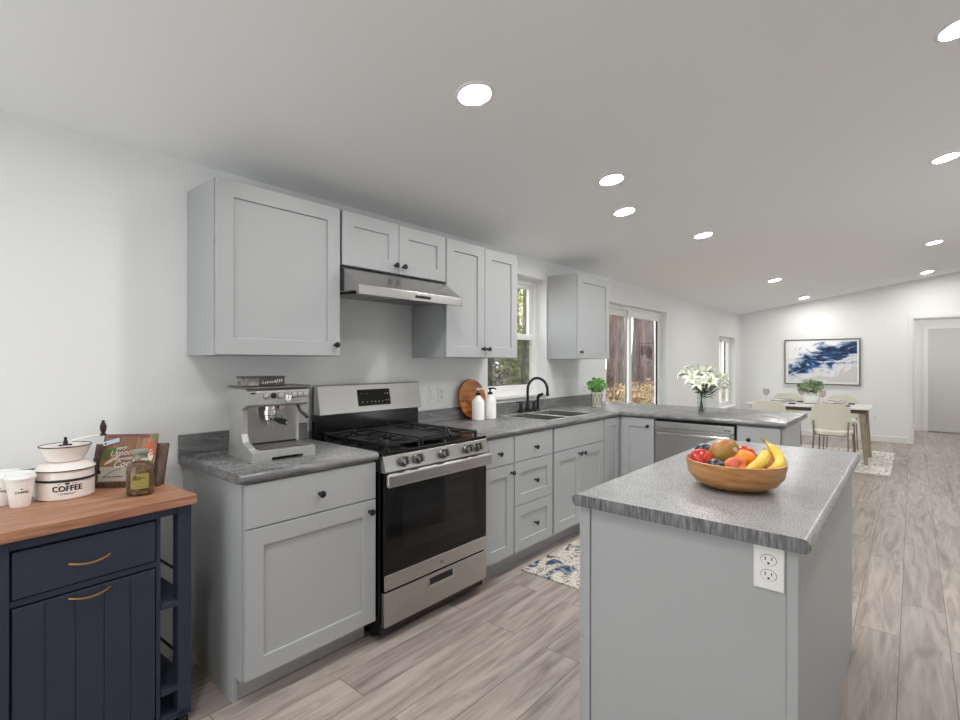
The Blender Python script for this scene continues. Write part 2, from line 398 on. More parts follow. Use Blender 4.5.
# casing of the opening
mb = MB(); cw = .06
mb.box(XF - .018, XF, -OD0, -OD0 + cw, 0, OZ + cw); mb.box(XF - .018, XF, -OD1, -OD1 - cw, 0, OZ + cw); mb.box(XF - .018, XF, -OD0, -OD1, OZ, OZ + cw)
mb.box(XF, XF + .14, -OD0, -OD0 - .018, 0, OZ); mb.box(XF, XF + .14, -OD1, -OD1 + .018, 0, OZ); mb.box(XF, XF + .14, -OD0, -OD1, OZ, OZ - .018)
struct('trim_1', mb, 'trim', bev=.003)
bh = .10
mb = MB(); mb.box(XF - .014, XF, 0, -OD0 + cw, 0, bh); mb.box(XF - .014, XF, -OD1 - cw, -DR, 0, bh); struct('baseboard_far', mb, 'trim', bev=.003)
mb = MB(); mb.box(XB, .83, 0, -.014, 0, bh); mb.box(5.02, DO[0], 0, -.014, 0, bh); mb.box(DO[1], XF, 0, -.014, 0, bh); struct('baseboard_left', mb, 'trim', bev=.003)
mb = MB(); mb.box(13.086, 13.1, -1.6, -2.72, 0, bh); mb.box(13.086, 13.1, -3.82, -5.0, 0, bh); struct('baseboard_hall', mb, 'trim', bev=.003)

# --- kitchen window (single hung)
x0, x1, z0, z1 = W1; yo = .10
fr = MB(); ft = .05
fr.box(x0, x0 + ft, yo, yo + .055, z0, z1); fr.box(x1 - ft, x1, yo, yo + .055, z0, z1)
fr.box(x0 + ft, x1 - ft, yo, yo + .055, z0, z0 + .045); fr.box(x0 + ft, x1 - ft, yo, yo + .055, z1 - ft, z1)
win = struct('window_1', fr, 'vinyl', bev=.002)
def sash(xa, xb, za, zb, y, w, par, name='sash'):
    s = MB(); s.box(xa, xa + w, y, y + .03, za, zb); s.box(xb - w, xb, y, y + .03, za, zb); s.box(xa + w, xb - w, y, y + .03, za, za + w); s.box(xa + w, xb - w, y, y + .03, zb - w, zb)
    o = s.build(name, 'vinyl', par, bev=.002)
    MB().box(xa + w, xb - w, y + .012, y + .017, za + w, zb - w).build('pane', 'pane', o); return o
sash(x0 + ft, x1 - ft, z0 + .04, 1.585, yo - .006, .042, win); sash(x0 + ft, x1 - ft, 1.555, z1 - ft + .005, yo + .026, .042, win)
MB().box(x0 + ft, x1 - ft, yo + .052, yo + .054, z0 + .04, 1.57).build('screen', 'screen', win)
MB().box(x0 - .03, x1 + .002, -.022, yo + .01, z0 - .02, z0 + .004).build('window_sill', 'trim', win, bev=.004)
MB().box(3.47, 3.52, yo - .018, yo - .004, 1.585, 1.6).build('sash_lock', 'vinyl', win, bev=.002)
# --- patio door
x0, x1, z0, z1 = DO; yo = .085
fr = MB(); ft = .045
fr.box(x0, x0 + ft, yo, T, z0, z1); fr.box(x1 - ft, x1, yo, T, z0, z1); fr.box(x0 + ft, x1 - ft, yo, T, z1 - ft, z1); fr.box(x0 + ft, x1 - ft, yo, T, 0, .03)
pd = struct('door_1', fr, 'vinyl', bev=.002)
xm = 5.93
def slider(xa, xb, y, w, par):
    s = MB(); s.box(xa, xa + w, y, y + .03, .03, z1 - ft); s.box(xb - w, xb, y, y + .03, .03, z1 - ft); s.box(xa + w, xb - w, y, y + .03, .03, .13); s.box(xa + w, xb - w, y, y + .03, z1 - ft - w, z1 - ft)
    o = s.build('sliding_panel', 'vinyl', par, bev=.002)
    MB().box(xa + w, xb - w, y + .012, y + .018, .13, z1 - ft - w).build('pane', 'pane', o)
    g = MB(); g.box(xb - w - .008, xb - w + .001, y - .001, y + .02, .13, z1 - ft - w); g.build('gasket', 'gap', o); return o
slider(x0 + ft, xm + .05, yo + .038, .07, pd)
sp = slider(xm - .05, x1 - ft, yo + .002, .075, pd)
h = MB(); hx = x1 - ft - .035
h.box(hx - .016, hx + .016, yo - .006, yo + .002, .92, 1.16); h.tube([(hx, yo - .004, .95), (hx, yo - .04, .96), (hx, yo - .045, 1.04), (hx, yo - .04, 1.12), (hx, yo - .004, 1.13)], .008, 8)
h.build('pull_handle', 'vinyl', sp, smooth=True)
# --- window beyond the patio door
x0, x1, z0, z1 = W2; yo = .10
fr = MB(); ft = .045
fr.box(x0, x0 + ft, yo, T, z0, z1); fr.box(x1 - ft, x1, yo, T, z0, z1); fr.box(x0 + ft, x1 - ft, yo, T, z0, z0 + ft); fr.box(x0 + ft, x1 - ft, yo, T, z1 - ft, z1)
w2 = struct('window_2', fr, 'vinyl', bev=.002)
sash(x0 + ft, 9.92, z0 + ft, z1 - ft, yo + .02, .04, w2); sash(9.86, x1 - ft, z0 + ft, z1 - ft, yo - .004, .04, w2)
MB().box(x0 - .02, x1 + .02, -.02, yo + .01, z0 - .02, z0 + .004).build('window_sill', 'trim', w2, bev=.004)

# ================================================================== OUTSIDE
gm = MB(); N = 40; rg = random.Random(3); vs = []; fs = []
for i in range(N + 1):
    for j in range(21):
        X = -12 + i * 58 / N; Y = T + .02 + j * 24 / 20
        vs.append((X, Y, -.25 + max(0, Y - 1.0) * .045 + (rg.random() - .5) * .12 * (j > 1)))
for i in range(N):
    for j in range(20): a = i * 21 + j; fs.append((a, a + 21, a + 22, a + 1))
gm.add(vs, fs); struct('ground', gm, 'duff', smooth=True)
def gz(y): return -.25 + max(0, y - 1.0) * .045
def leaves(mb, c, r, n, size, rg, mi=0, flat=1.0):
    for _ in range(n):
        while True:
            u = Vector((rg.uniform(-1, 1), rg.uniform(-1, 1), rg.uniform(-1, 1)))
            if .15 < u.length < 1: break
        p = Vector((c[0] + u.x * r[0], c[1] + u.y * r[1], c[2] + u.z * r[2]))
        a = Vector((rg.uniform(-1, 1), rg.uniform(-1, 1), rg.uniform(-1, 1) * flat)).normalized(); b = a.orthogonal().normalized()
        b.rotate(Matrix.Rotation(rg.uniform(0, 6.28), 3, a)); q = a.cross(b); s = size * rg.uniform(.6, 1.3)
        mb.add([p - b * s, p + q * s * .4, p + b * s, p - q * s * .4], [(0, 1, 2, 3)], mi)
tr_n = 0
def tree(x, y, r, label, bark='bark', crown=None, h=11, lean=0, seed=0):
    rg = random.Random(seed + 11); z = gz(y) - .1
    t = thing('forest_tree', label, 'tree', (x, y, z))
    pts = [(0, 0, 0), (0, 0, .25)]; rs = [r * 1.5, r * 1.1]
    for k in range(1, 9): pts.append((lean * k / 8 + rg.uniform(-.04, .04), rg.uniform(-.04, .04), .25 + (h - .25) * k / 8)); rs.append(r * (1 - .75 * k / 8))
    br = MB(); br.tube(pts, rs, 12)
    for k in range(10):
        zz = h * rg.uniform(.3, .92); a = rg.uniform(0, 6.28); L = rg.uniform(.7, 1.6)
        br.tube([(lean * zz / h, 0, zz), (lean * zz / h + math.cos(a) * L * .6, math.sin(a) * L * .6, zz + .1), (lean * zz / h + math.cos(a) * L, math.sin(a) * L, zz + .35)], [r * .22, r * .15, r * .06], 6)
    br.build('trunk', bark, t, smooth=True)
    if crown:
        cm = MB()
        for k in range(9):
            a = rg.uniform(0, 6.28); q = rg.uniform(.2, 1.4); zz = h * rg.uniform(crown[1], 1.0)
            leaves(cm, (lean + math.cos(a) * q, math.sin(a) * q, zz), (1.0, 1.0, .8), 190, .12, rg)
        cm.build('foliage', crown[0], t)
    return t
tree(12.43, 3.5, .16, 'thick reddish trunk filling the left pane of the patio door', 'bark', ('needles', .6), seed=1)
tree(16.2, 5.0, .15, 'grey-brown trunk right of the thick reddish trunk in the left patio door pane', 'barkg', ('needles', .6), seed=2)
tree(16.6, 4.5, .16, 'reddish trunk left of centre in the right patio door pane', 'bark', ('needles', .6), seed=3)
tree(21.1, 6.0, .16, 'brown trunk near the right stile of the patio door', 'bark', ('needles', .6), seed=4)
tree(27.4, 9.0, .18, 'distant grey trunk between the two reddish trunks in the right patio door pane', 'barkg', ('needles2', .4), seed=5)
tree(29.5, 8.2, .2, 'pale distant trunk next to the patio door stile', 'barkg', ('needles2', .4), seed=6)
tree(9.12, 4.0, .055, 'thin dark trunk at the right edge of the kitchen window', 'barkg', ('needles', .5), 9, seed=7)
tree(12.8, 7.0, .12, 'straight trunk behind the lower sash of the kitchen window', 'barkg', ('needles2', .25), seed=8)
tree(11.0, 6.6, .10, 'grey trunk in the middle of the kitchen window', 'barkg', ('needles2', .25), seed=9)
tree(14.3, 9.5, .13, 'farther trunk at the left of the kitchen window', 'barkg', ('needles2', .2), seed=10)
tree(18.9, 2.6, .09, 'tan trunk seen through the narrow window near the dining table', 'barkg', ('needles', .6), seed=12)
tree(28.9, 5.0, .12, 'dark trunk seen at the right of the narrow window near the dining table', 'bark', ('needles', .6), seed=13)
tree(22.3, 7.2, .14, 'slim grey trunk at the left edge of the right patio door pane', 'barkg', ('needles', .35), seed=14)
tree(33.9, 11.5, .3, 'broad distant reddish trunk deep in the patio door view', 'bark', ('needles', .3), seed=15)
tree(36.0, 10.5, .28, 'broad distant trunk beside the patio door stile', 'barkg', ('needles', .3), seed=16)
tree(15.8, 8.8, .12, 'leafy dark tree behind the upper sash of the kitchen window', 'barkg', ('needles', .12), 8, seed=17)
tree(17.6, 10.5, .14, 'low-branched tree behind the kitchen window bushes', 'barkg', ('needles', .12), 8, seed=18)
def shrub(x, y, r, h, m, label, n=420, size=.07, seed=0, tw=14):
    rg = random.Random(seed + 77); z = gz(y) - .05
    t = thing('shrub', label, 'bush', (x, y, z)); f = MB(); leaves(f, (0, 0, h * .5), (r, r, h * .5), n, size, rg); f.build('foliage', m, t)
    w = MB()
    for k in range(tw):
        a = rg.uniform(0, 6.28); L = r * rg.uniform(.5, 1.1)
        w.tube([(0, 0, 0), (math.cos(a) * L * .4, math.sin(a) * L * .4, h * .7), (math.cos(a) * L, math.sin(a) * L, h * rg.uniform(.7, 1.15))], [.012, .009, .004], 5)
    w.build('twigs', 'twig', t, smooth=True); return t
shrub(9.6, 2.1, .8, 1.15, 'brush', 'dry golden brush at the foot of the left patio door pane', seed=1)
shrub(11.8, 2.2, .9, 1.2, 'brush', 'dry golden brush low in the right patio door pane', seed=2)
shrub(13.6, 3.2, .9, 1.0, 'brush', 'tawny brush at the right foot of the patio door view', seed=3)
shrub(16.5, 1.5, .6, 1.0, 'brush', 'dry brush below the narrow window near the dining table', seed=4)
shrub(7.0, 4.6, 1.0, 1.35, 'brushg', 'grey-green bush low in the kitchen window', seed=5, n=700)
shrub(8.9, 5.6, 1.1, 1.35, 'brushg', 'grey-green bush at the lower right of the kitchen window', seed=6, n=700)
shrub(9.8, 7.6, 1.3, 1.9, 'brushg', 'taller grey bush farther off in the kitchen window', seed=7, n=700)
shrub(12.6, 6.9, 1.2, 2.6, 'brushg', 'broad grey bush behind the kitchen window lower sash', seed=9, n=900, size=.09)
shrub(11.0, 5.2, .9, 3.3, 'needles2', 'tall yellow-green sapling behind the upper sash of the kitchen window', seed=8, n=900, size=.09)

# ================================================================== CABINETS
def shaker(mb, x0, x1, z0, z1, yf, t=.02, fr=.072, rec=.009):
    yb, yr = yf + t, yf + rec
    o = [(x0, z0), (x1, z0), (x1, z1), (x0, z1)]; i = [(x0 + fr, z0 + fr), (x1 - fr, z0 + fr), (x1 - fr, z1 - fr), (x0 + fr, z1 - fr)]
    vs = [(x, yf, z) for x, z in o] + [(x, yf, z) for x, z in i] + [(x, yr, z) for x, z in i] + [(x, yb, z) for x, z in o]
    fs = []
    for k in range(4):
        n = (k + 1) % 4; fs += [(k, n, 4 + n, 4 + k), (4 + k, 4 + n, 8 + n, 8 + k), (12 + n, n, k, 12 + k)][0:3]
    fs += [(8, 9, 10, 11), (15, 14, 13, 12)]
    return mb.add(vs, fs)
def knob(par, x, y, z):
    k = MB(); k.lathe([(.0085, 0), (.0085, .002), (.0055, .004), (.005, .014), (.009, .017), (.0145, .021), (.0155, .025), (.0135, .029), (.006, .0315)], (x, y, z), '-y', 16)
    return k.build('knob', 'black', par, smooth=True)
def cabinet(name, label, cat, loc, w, dep, z0, z1, fronts, rz=0, toe=False, left_end=False, group=None, hollow=False):
    t = thing(name, label, cat, loc, rz, group); c = MB()
    if toe:
        c.prism([(-.002, 0), (-dep + .07, 0), (-dep + .07, .11), (-dep, .11), (-dep, z1), (-.002, z1)], 'x', 0, .018 if (left_end or hollow) else w)
        if left_end: c.box(.018, w, -.002, -dep + .075, 0, .115); c.box(.018, w, -.002, -dep, .11, z1)
        if hollow:
            c.prism([(-.002, 0), (-dep + .07, 0), (-dep + .07, .11), (-dep, .11), (-dep, z1), (-.002, z1)], 'x', w - .018, w)
            c.box(.018, w - .018, -.002, -dep, .11, .13); c.box(.018, w - .018, -dep + .07, -dep + .088, 0, .11); c.box(.018, w - .018, -dep, -dep + .018, .13, z1); c.box(.018, w - .018, -.002, -.012, .13, z1)
    else: c.box(0, w, -.002, -dep, z0, z1)
    c.build('carcass', 'cab', t, bev=.0012)
    for f in fronts:
        kind, x0, x1, a, b, kn = f; fb = MB(); yf = -dep - .022
        if kind in ('slab', 'panel'): fb.box(x0, x1, yf, yf + .02, a, b)
        else: shaker(fb, x0, x1, a, b, yf, fr=.072 if kind == 'door' else .068)
        nm = {'slab': 'drawer', 'drawer': 'drawer', 'door': 'door', 'panel': 'false_front'}[kind]
        o = fb.build(nm, 'cab', t, bev=.0015)
        if kn: knob(o, kn[0], yf, kn[1])
    return t
UT, UB = 2.135, 1.372
cabinet('wall_cabinet', 'large single-door grey wall cabinet left of the range hood', 'cabinet', P(.8735, 0, 0), .612, .305, UB, UT, [('door', .003, .609, UB + .003, UT - .003, (.58, UB + .058))])
cabinet('wall_cabinet', 'short two-door grey wall cabinet above the range hood', 'cabinet', P(1.4935, 0, 0), .764, .305, 1.846, UT, [('door', .003, .380, 1.849, UT - .003, (.352, 1.893)), ('door', .384, .761, 1.849, UT - .003, (.412, 1.893))])
cabinet('wall_cabinet', 'tall two-door grey wall cabinet between the range hood and the window', 'cabinet', P(2.2615, 0, 0), .757, .305, UB, UT, [('door', .003, .3765, UB + .003, UT - .003, (.350, UB + .06)), ('door', .3805, .754, UB + .003, UT - .003, (.407, UB + .06))])
cabinet('wall_cabinet', 'single-door grey wall cabinet between the kitchen window and the patio door', 'cabinet', P(3.919, 0, 0), .599, .305, UB, UT, [('door', .003, .596, UB + .003, UT - .003, (.03, UB + .06))])
BD = .612; BT = .874; SP = .695
cabinet('base_cabinet', 'grey base cabinet with one drawer and one door under the espresso machine', 'cabinet', P(.856, 0, 0), .628, BD, 0, BT,
        [('slab', .008, .622, SP + .003, BT - .006, (.325, .777)), ('door', .008, .622, .113, SP - .002, (.586, .64))], toe=True, left_end=True)
cabinet('base_cabinet', 'narrow grey base cabinet with drawer and door just right of the range', 'cabinet', P(2.268, 0, 0), .302, BD, 0, BT,
        [('slab', .002, .299, SP + .003, BT - .006, (.145, .776)), ('door', .002, .299, .113, SP - .002, (.272, .64))], toe=True)
cabinet('base_cabinet', 'grey base cabinet with a stack of three drawers', 'cabinet', P(2.5705, 0, 0), .466, BD, 0, BT,
        [('slab', .008, .452, SP + .003, BT - .006, (.235, .772)), ('drawer', .008, .452, .413, SP - .002, (.235, .55)), ('drawer', .008, .452, .113, .409, (.235, .262))], toe=True)
cabinet('sink_cabinet', 'grey sink base cabinet with false front and two doors below the faucet', 'cabinet', P(3.037, 0, 0), .775, BD, 0, BT,
        [('panel', .01, .766, SP + .003, BT - .006, None), ('door', .01, .386, .113, SP - .002, (.357, .645)), ('door', .390, .766, .113, SP - .002, (.42, .645))], toe=True, hollow=True)
# corner cabinet: two door leaves meeting in the inner corner
XP = 4.124                                        # carcass face of the peninsula run
t = thing('corner_cabinet', 'grey corner base cabinet with folding doors where the counter turns', 'cabinet', P(3.813, 0, 0))
c = MB(); L = lambda x, d: (x - 3.813, -d)
c.prism([L(3.813, .002), L(4.76, .002), L(4.76, .936), L(XP, .936), L(XP, BD), L(3.813, BD)], 'z', .11, BT)
c.prism([L(3.813, .002), L(4.76, .002), L(4.76, .936), L(XP + .07, .936), L(XP + .07, BD - .07), L(3.813, BD - .07)], 'z', 0, .112)
c.build('carcass', 'cab', t, bev=.0012)
f = MB(); shaker(f, .006, XP - 3.813 - .024, .113, BT - .006, -BD - .022, fr=.066); f.build('door', 'cab', t, bev=.0015)
f = MB(Matrix.Translation((XP - 3.813, -BD - .03, 0)) @ Matrix.Rotation(-PI / 2, 4, 'Z')); shaker(f, .003, .292, .113, BT - .006, -.022)
o = f.build('door', 'cab', t, bev=.0015)
k = MB(); k.lathe([(.0085, 0), (.0055, .004), (.005, .014), (.0145, .021), (.0155, .025), (.0135, .029), (.006, .0315)], (XP - 3.813 - .022, -.887, .806), '-x', 16); k.build('knob', 'black', o, smooth=True)
# dishwasher
t = thing('dishwasher', 'stainless steel dishwasher with bar handle in the peninsula', 'dishwasher', (XP, -.944, 0), -PI / 2)
MB().box(0, .612, .59, 0, .1, .868).build('tub', 'gap', t)
MB().box(.004, .608, 0, -.03, .115, .80).build('door', 'steelv', t, bev=.004)
cp = MB().box(.004, .608, 0, -.034, .803, .858).build('control_panel', 'steel', t, bev=.003)
b = MB(); b.box(.565, .585, -.0345, -.0355, .82, .828); b.box(.54, .556, -.0345, -.0355, .82, .828); b.build('button', 'gap', cp)
h = MB(); h.tube([(.03, -.066, .765), (.582, -.066, .765)], .014, 12); h.box(.045, .065, -.03, -.066, .757, .773); h.box(.547, .567, -.03, -.066, .757, .773); h.build('bar_handle', 'chrome', t, smooth=True)
MB().box(.01, .60, .5, .06, 0, .1).build('toe_plate', 'gap', t)
cabinet('base_cabinet', 'narrow grey base cabinet with a drawer at the end of the peninsula', 'cabinet', (XP + .6, -1.560, 0), .298, .6, 0, BT,
        [('slab', .012, .292, SP + .003, BT - .006, (.09, .772)), ('door', .012, .292, .113, SP - .002, (.04, .64))], rz=-PI / 2, toe=True)
pp = MB().box(XP - .006, 4.765, -1.858, -1.877, 0, BT).build('peninsula_panel', 'cab', None, bev=.001)
tag(pp, 'plain grey panel closing the free end of the peninsula', 'panel')
pb = MB().box(4.762, 4.78, -.02, -1.857, 0, BT).build('peninsula_panel', 'cab', None, bev=.001)
tag(pb, 'long grey panel along the dining side of the peninsula', 'panel')

# ---------------------------------------------------------------- countertops
CT, CB = .914, .876
def edge_profile(d1, back=0.0):                   # counter cross-section (y, z) with a rolled front edge
    q = [(-back, CB), (-back, CT)]; n = 7; r = (CT - CB) / 2
    for k in range(n + 1):
        a = PI / 2 - PI * k / n; q.append((-(d1 - r) - math.cos(a) * r, (CT + CB) / 2 + math.sin(a) * r))
    return q
t = thing('countertop', 'grey laminate countertop left of the range under the espresso machine', 'countertop', P(.8366, 0, 0))
MB().prism(edge_profile(.646), 'x', 0, .652).build('worktop', 'lam', t, smooth=True, ang=50)
MB().box(0, .652, -.001, -.022, CT, 1.006).build('backsplash', 'lam', t, bev=.002)
t = thing('countertop', 'long L-shaped grey laminate countertop around the sink and peninsula', 'countertop', P(2.267, 0, 0))
X0 = 2.267
def Lx(x): return x - X0
SK = (3.10, 3.765, .125, .545)                    # sink cut-out
w = MB()
PXF, PXB, PDE = 4.085, 5.02, 1.89
# wall run, cut round the sink
pr = edge_profile(.646)
w.prism(pr, 'x', Lx(2.267), Lx(SK[0])); w.prism(pr, 'x', Lx(SK[1]), Lx(PXF + .02))
w.prism([(-SK[3], CB), (-SK[3], CT)] + pr[2:], 'x', Lx(SK[0]), Lx(SK[1]))
w.box(Lx(SK[0]), Lx(SK[1]), 0, -SK[2], CB, CT)
# peninsula run: rolled edges to kitchen, dining side square, rounded free end
r = (CT - CB) / 2
px = [(Lx(PXB), CB), (Lx(PXB), CT)] + [(Lx(PXF) + r - math.cos(PI / 2 - PI * k / 7) * r, (CT + CB) / 2 + math.sin(PI / 2 - PI * k / 7) * r) for k in range(8)]
w.prism(px, 'y', 0, -PDE)
w.build('worktop', 'lam', t, smooth=True, ang=50)
MB().box(0, Lx(4.74), -.001, -.022, CT, 1.006).build('backsplash', 'lam', t, bev=.002)

# ================================================================== RANGE
t = thing('gas_range', 'stainless steel gas range with black oven door between the base cabinets', 'range', P(1.4965, 0, 0))
RW_ = .757
MB().box(0, RW_, -.03, -.64, .03, .895).build('body', 'enamel', t, bev=.002)
ct = MB().box(-.002, RW_ + .002, -.03, -.668, .895, .913).build('cooktop', 'enamel', t, bev=.005)
bg_ = MB(); bg_.box(0, RW_, -.03, -.075, .913, 1.045); bg_.box(.004, RW_ - .004, -.03, -.05, 1.04, 1.205); bg_.build('backguard', 'enamel', t, bev=.003)
sp_ = MB(); sp_.prism([(-.03, 1.045), (-.112, 1.045), (-.112, 1.052), (-.082, 1.206), (-.074, 1.213), (-.03, 1.213)], 'x', .004, RW_ - .004); pnl = sp_.build('control_backsplash', 'steel', t, bev=.004)
def slope(u, v): return (u, -.112 + (v - 1.052) * (.03 / .154) - .0012, v)
ds = MB(); ds.add([slope(.26, 1.082), slope(.50, 1.082), slope(.50, 1.178), slope(.26, 1.178)], [(0, 1, 2, 3)])
disp = ds.build('display', 'blackglass', pnl)
M['dispink'] = mat('pale_display_legend', 'c4c6c8', .5)
tx = MB()
for i, (u, v, s) in enumerate([(.285, 1.155, 'BAKE'), (.325, 1.155, 'BROIL'), (.29, 1.105, 'o'), (.325, 1.105, 'o'), (.358, 1.105, 'o'), (.385, 1.105, 'o'), (.41, 1.105, 'o'), (.44, 1.105, 'o'), (.465, 1.15, 'o'), (.484, 1.15, 'o'), (.465, 1.11, 'o'), (.484, 1.11, 'o'), (.475, 1.168, '-'), (.475, 1.095, '-')]):
    if len(s) > 1: s = '--'
    text(tx, s, .016, lambda a, b, u=u, v=v: tuple(Vector(slope(u + a, v + b)) + Vector((0, -.0006, 0))), bold=.0006)
tx.build('lettering', 'dispink', disp, fix=False)
# grates and burners
for bx, by, br_ in [(.17, -.21, .042), (.17, -.50, .05), (.59, -.21, .038), (.59, -.50, .048), (.378, -.35, .05)]:
    b = MB(); b.lathe([(br_ + .012, 0), (br_ + .012, .006), (br_, .01), (br_, .016), (br_ - .008, .02), (.004, .021)], (bx, by, .913), 'z', 24); b.build('burner', 'iron', ct, smooth=True)
for gx0, gx1 in [(.045, .265), (.275, .482), (.492, .712)]:
    g = MB(); zg = .944; r_ = .0065
    ya, yb = -.085, -.628
    for y in (ya, yb): g.box(gx0, gx1, y - r_, y + r_, zg - .012, zg)
    for x in (gx0 + r_, gx1 - r_): g.box(x - r_, x + r_, ya, yb, zg - .012, zg)
    xm_ = (gx0 + gx1) / 2
    if .27 < gx0 < .3:
        g.box(gx0 + .02, gx1 - .02, ya - .03, yb + .03, zg - .008, zg + .003)
    else:
        g.box(gx0, gx1, -.356 - r_, -.356 + r_, zg - .012, zg)
        for yc in (-.21, -.50):
            for k in range(8):
                a = PI / 4 * k; L1, L2 = .028, .10 if k % 2 == 0 else .125
                p1 = (xm_ + math.cos(a) * L1, yc + math.sin(a) * L1, zg); p2 = (xm_ + max(-.105, min(.105, math.cos(a) * L2)), yc + max(-.14, min(.14, math.sin(a) * L2 * 1.25)), zg - .004)
                g.tube([p1, p2], .0055, 6)
            g.box(gx0, gx0 + .06, yc - .09, yc - .08, zg - .01, zg); g.box(gx1 - .06, gx1, yc + .08, yc + .09, zg - .01, zg)
    for x in (gx0 + r_, gx1 - r_):
        for y in (ya, yb): g.box(x - r_, x + r_, y - r_, y + r_, .913, zg - .01)
    g.build('grate', 'iron', ct, bev=.0015)
# sloped control strip with five knobs
cs = MB(); cs.prism([(-.60, .815), (-.688, .815), (-.69, .822), (-.668, .893), (-.66, .897), (-.60, .897)], 'x', -.002, RW_ + .002); cstrip = cs.build('control_panel', 'steel', t, bev=.002)
for kx in (.112, .206, .385, .575, .655):
    kb = MB(Matrix.Translation((kx, -.680, .857)) @ Matrix.Rotation(-.3, 4, 'X'))
    kb.lathe([(.027, 0), (.027, .004), (.0215, .006), (.0205, .03), (.018, .034), (.002, .035)], (0, 0, 0), '-y', 24, mi=0)
    kb.box(-.005, .005, -.03, -.044, -.02, .02)
    kb.build('knob', 'knobsteel', cstrip, smooth=True)
# oven door
od = MB(); od.box(.004, RW_ - .004, -.645, -.672, .252, .806); odo = od.build('oven_door', 'blackglass', t, bev=.003)
MB().box(.004, RW_ - .004, -.66, -.677, .252, .326).build('lower_trim', 'steel', odo, bev=.003)
wn = MB(); wn.box(.115, .5 + .142, -.671, -.6728, .42, .70)
M['ovenwin'] = noisy('dark_oven_glass', [(.35, '060606'), (.65, '1e1d1c')], (30, 30, 30), 3, 2, .06)
wd = wn.build('window', 'ovenwin', odo)
hb = MB(); hb.box(-.004, RW_ + .004, -.688, -.714, .748, .815); hd = hb.build('handle', 'steel', odo, bev=.012, seg=4)
for a in (.012, RW_ - .05): MB().box(a, a + .038, -.668, -.70, .755, .805).build('bracket', 'steelv', odo, bev=.003)
em = MB(); em.lathe([(.015, 0), (.015, .0015), (.0135, .002), (.001, .002)], (.378, -.677, .289), '-y', 24); emo = em.build('emblem', 'chrome', odo, smooth=True)
es = MB(); es.ring(.0115, .0009, (.378, -.6792, .289), 24, 5, axis='-y')
for a in range(4):
    s_ = PI / 2 * a; es.tube([(.378 + math.cos(s_ + q * .3) * (.010 - q * .0016), -.6793, .289 + math.sin(s_ + q * .3) * (.010 - q * .0016)) for q in range(5)], .0007, 4)
es.tube([(.372, -.6793, .286), (.375, -.6793, .292), (.378, -.6793, .286), (.381, -.6793, .292), (.384, -.6793, .288)], .0007, 4); es.build('monogram', 'gap', emo)
dr = MB(); dr.box(.004, RW_ - .004, -.645, -.674, .078, .243); dro = dr.build('storage_drawer', 'steel', t, bev=.003)
hh = MB(); hh.box(.29, .468, -.673, -.6755, .188, .222); hh.build('handle_recess', 'gap', dro, bev=.001)
hl = MB(); hl.box(.287, .471, -.673, -.682, .18, .191); hl.box(.287, .292, -.673, -.679, .188, .225); hl.box(.466, .471, -.673, -.679, .188, .225); hl.build('handle_lip', 'chrome', dro, bev=.001)
for lx in (.03, RW_ - .03):
    for ly in (-.08, -.56): MB().lathe([(.02, 0), (.02, .01), (.01, .014), (.01, .06)], (lx, ly, 0), 'z', 12).build('leveling_leg', 'gap', t, smooth=True)

# ================================================================== RANGE HOOD
t = thing('range_hood', 'stainless steel under-cabinet range hood above the gas range', 'range hood', P(1.4955, 0, 0))
hd_ = MB(); hw = .757
prof = [(-.0, 1.845), (-.315, 1.845), (-.472, 1.733), (-.475, 1.684), (-.457, 1.684), (-.445, 1.705), (-.02, 1.722), (0, 1.722)]
hd_.prism(prof, 'x', 0, hw); hd_.build('shell', 'steel', t, bev=.002)
ft_ = MB(); ft_.add([(.05, -.44, 1.6985), (.05, -.05, 1.719), (.36, -.05, 1.719), (.36, -.44, 1.6985), (.05, -.44, 1.6935), (.05, -.05, 1.714), (.36, -.05, 1.714), (.36, -.44, 1.6935)], [(3, 2, 1, 0), (4, 5, 6, 7), (0, 1, 5, 4), (1, 2, 6, 5), (2, 3, 7, 6), (3, 0, 4, 7)])
M['filter'] = noisy('grease_filter_mesh', [(.4, '77787a'), (.6, 'a5a5a5')], (1, 1, 1), 160, 2, .4, 1)
f1 = ft_.build('grease_filter', 'filter', t); f2 = f1.copy(); COL.objects.link(f2); f2.location.x = .345
for i in range(5):
    b = MB(); b.lathe([(.0085, 0), (.0085, .004), (.001, .0045)], (.385 + i * .024, -.4745, 1.708), '-y', 12); b.build('button', 'gap', t, smooth=True)

# ================================================================== ISLAND
IX0, IX1, ID0, ID1 = 1.4435, 2.995, 1.718, 2.380
bx0, bx1, bd0, bd1 = 1.470, 2.965, 1.748, 2.348
t = thing('kitchen_island', 'grey kitchen island cabinet with a plain end panel facing the camera', 'island', P(bx0, bd0, 0))
iw, idp = bx1 - bx0, bd1 - bd0
MB().box(.012, iw, -.0, -idp, 0, .876).build('carcass', 'cab', t, bev=.001)
MB().box(.004, .012, -.024, -idp + .025, 0, .876).build('end_panel', 'cab', t, bev=.001)
for a, b in ((0, -.022), (-idp + .024, -idp - .002)): MB().box(-.002, .014, a, b, 0, .876).build('corner_stile', 'cab', t, bev=.002)
for i, (a, b) in enumerate([(.716, .868), (.44, .711), (.113, .435)]):
    fb = MB(Matrix.Rotation(PI, 4, 'Z')); shaker(fb, -.45, -.01, a, b, -.022, fr=.05); o = fb.build('drawer', 'cab', t, bev=.0015)
    k = MB(Matrix.Rotation(PI, 4, 'Z')); k.lathe([(.0085, 0), (.0055, .004), (.005, .014), (.0145, .021), (.0155, .025), (.006, .0315)], (-.23, -.022, (a + b) / 2), '-y', 14); k.build('knob', 'black', o, smooth=True)
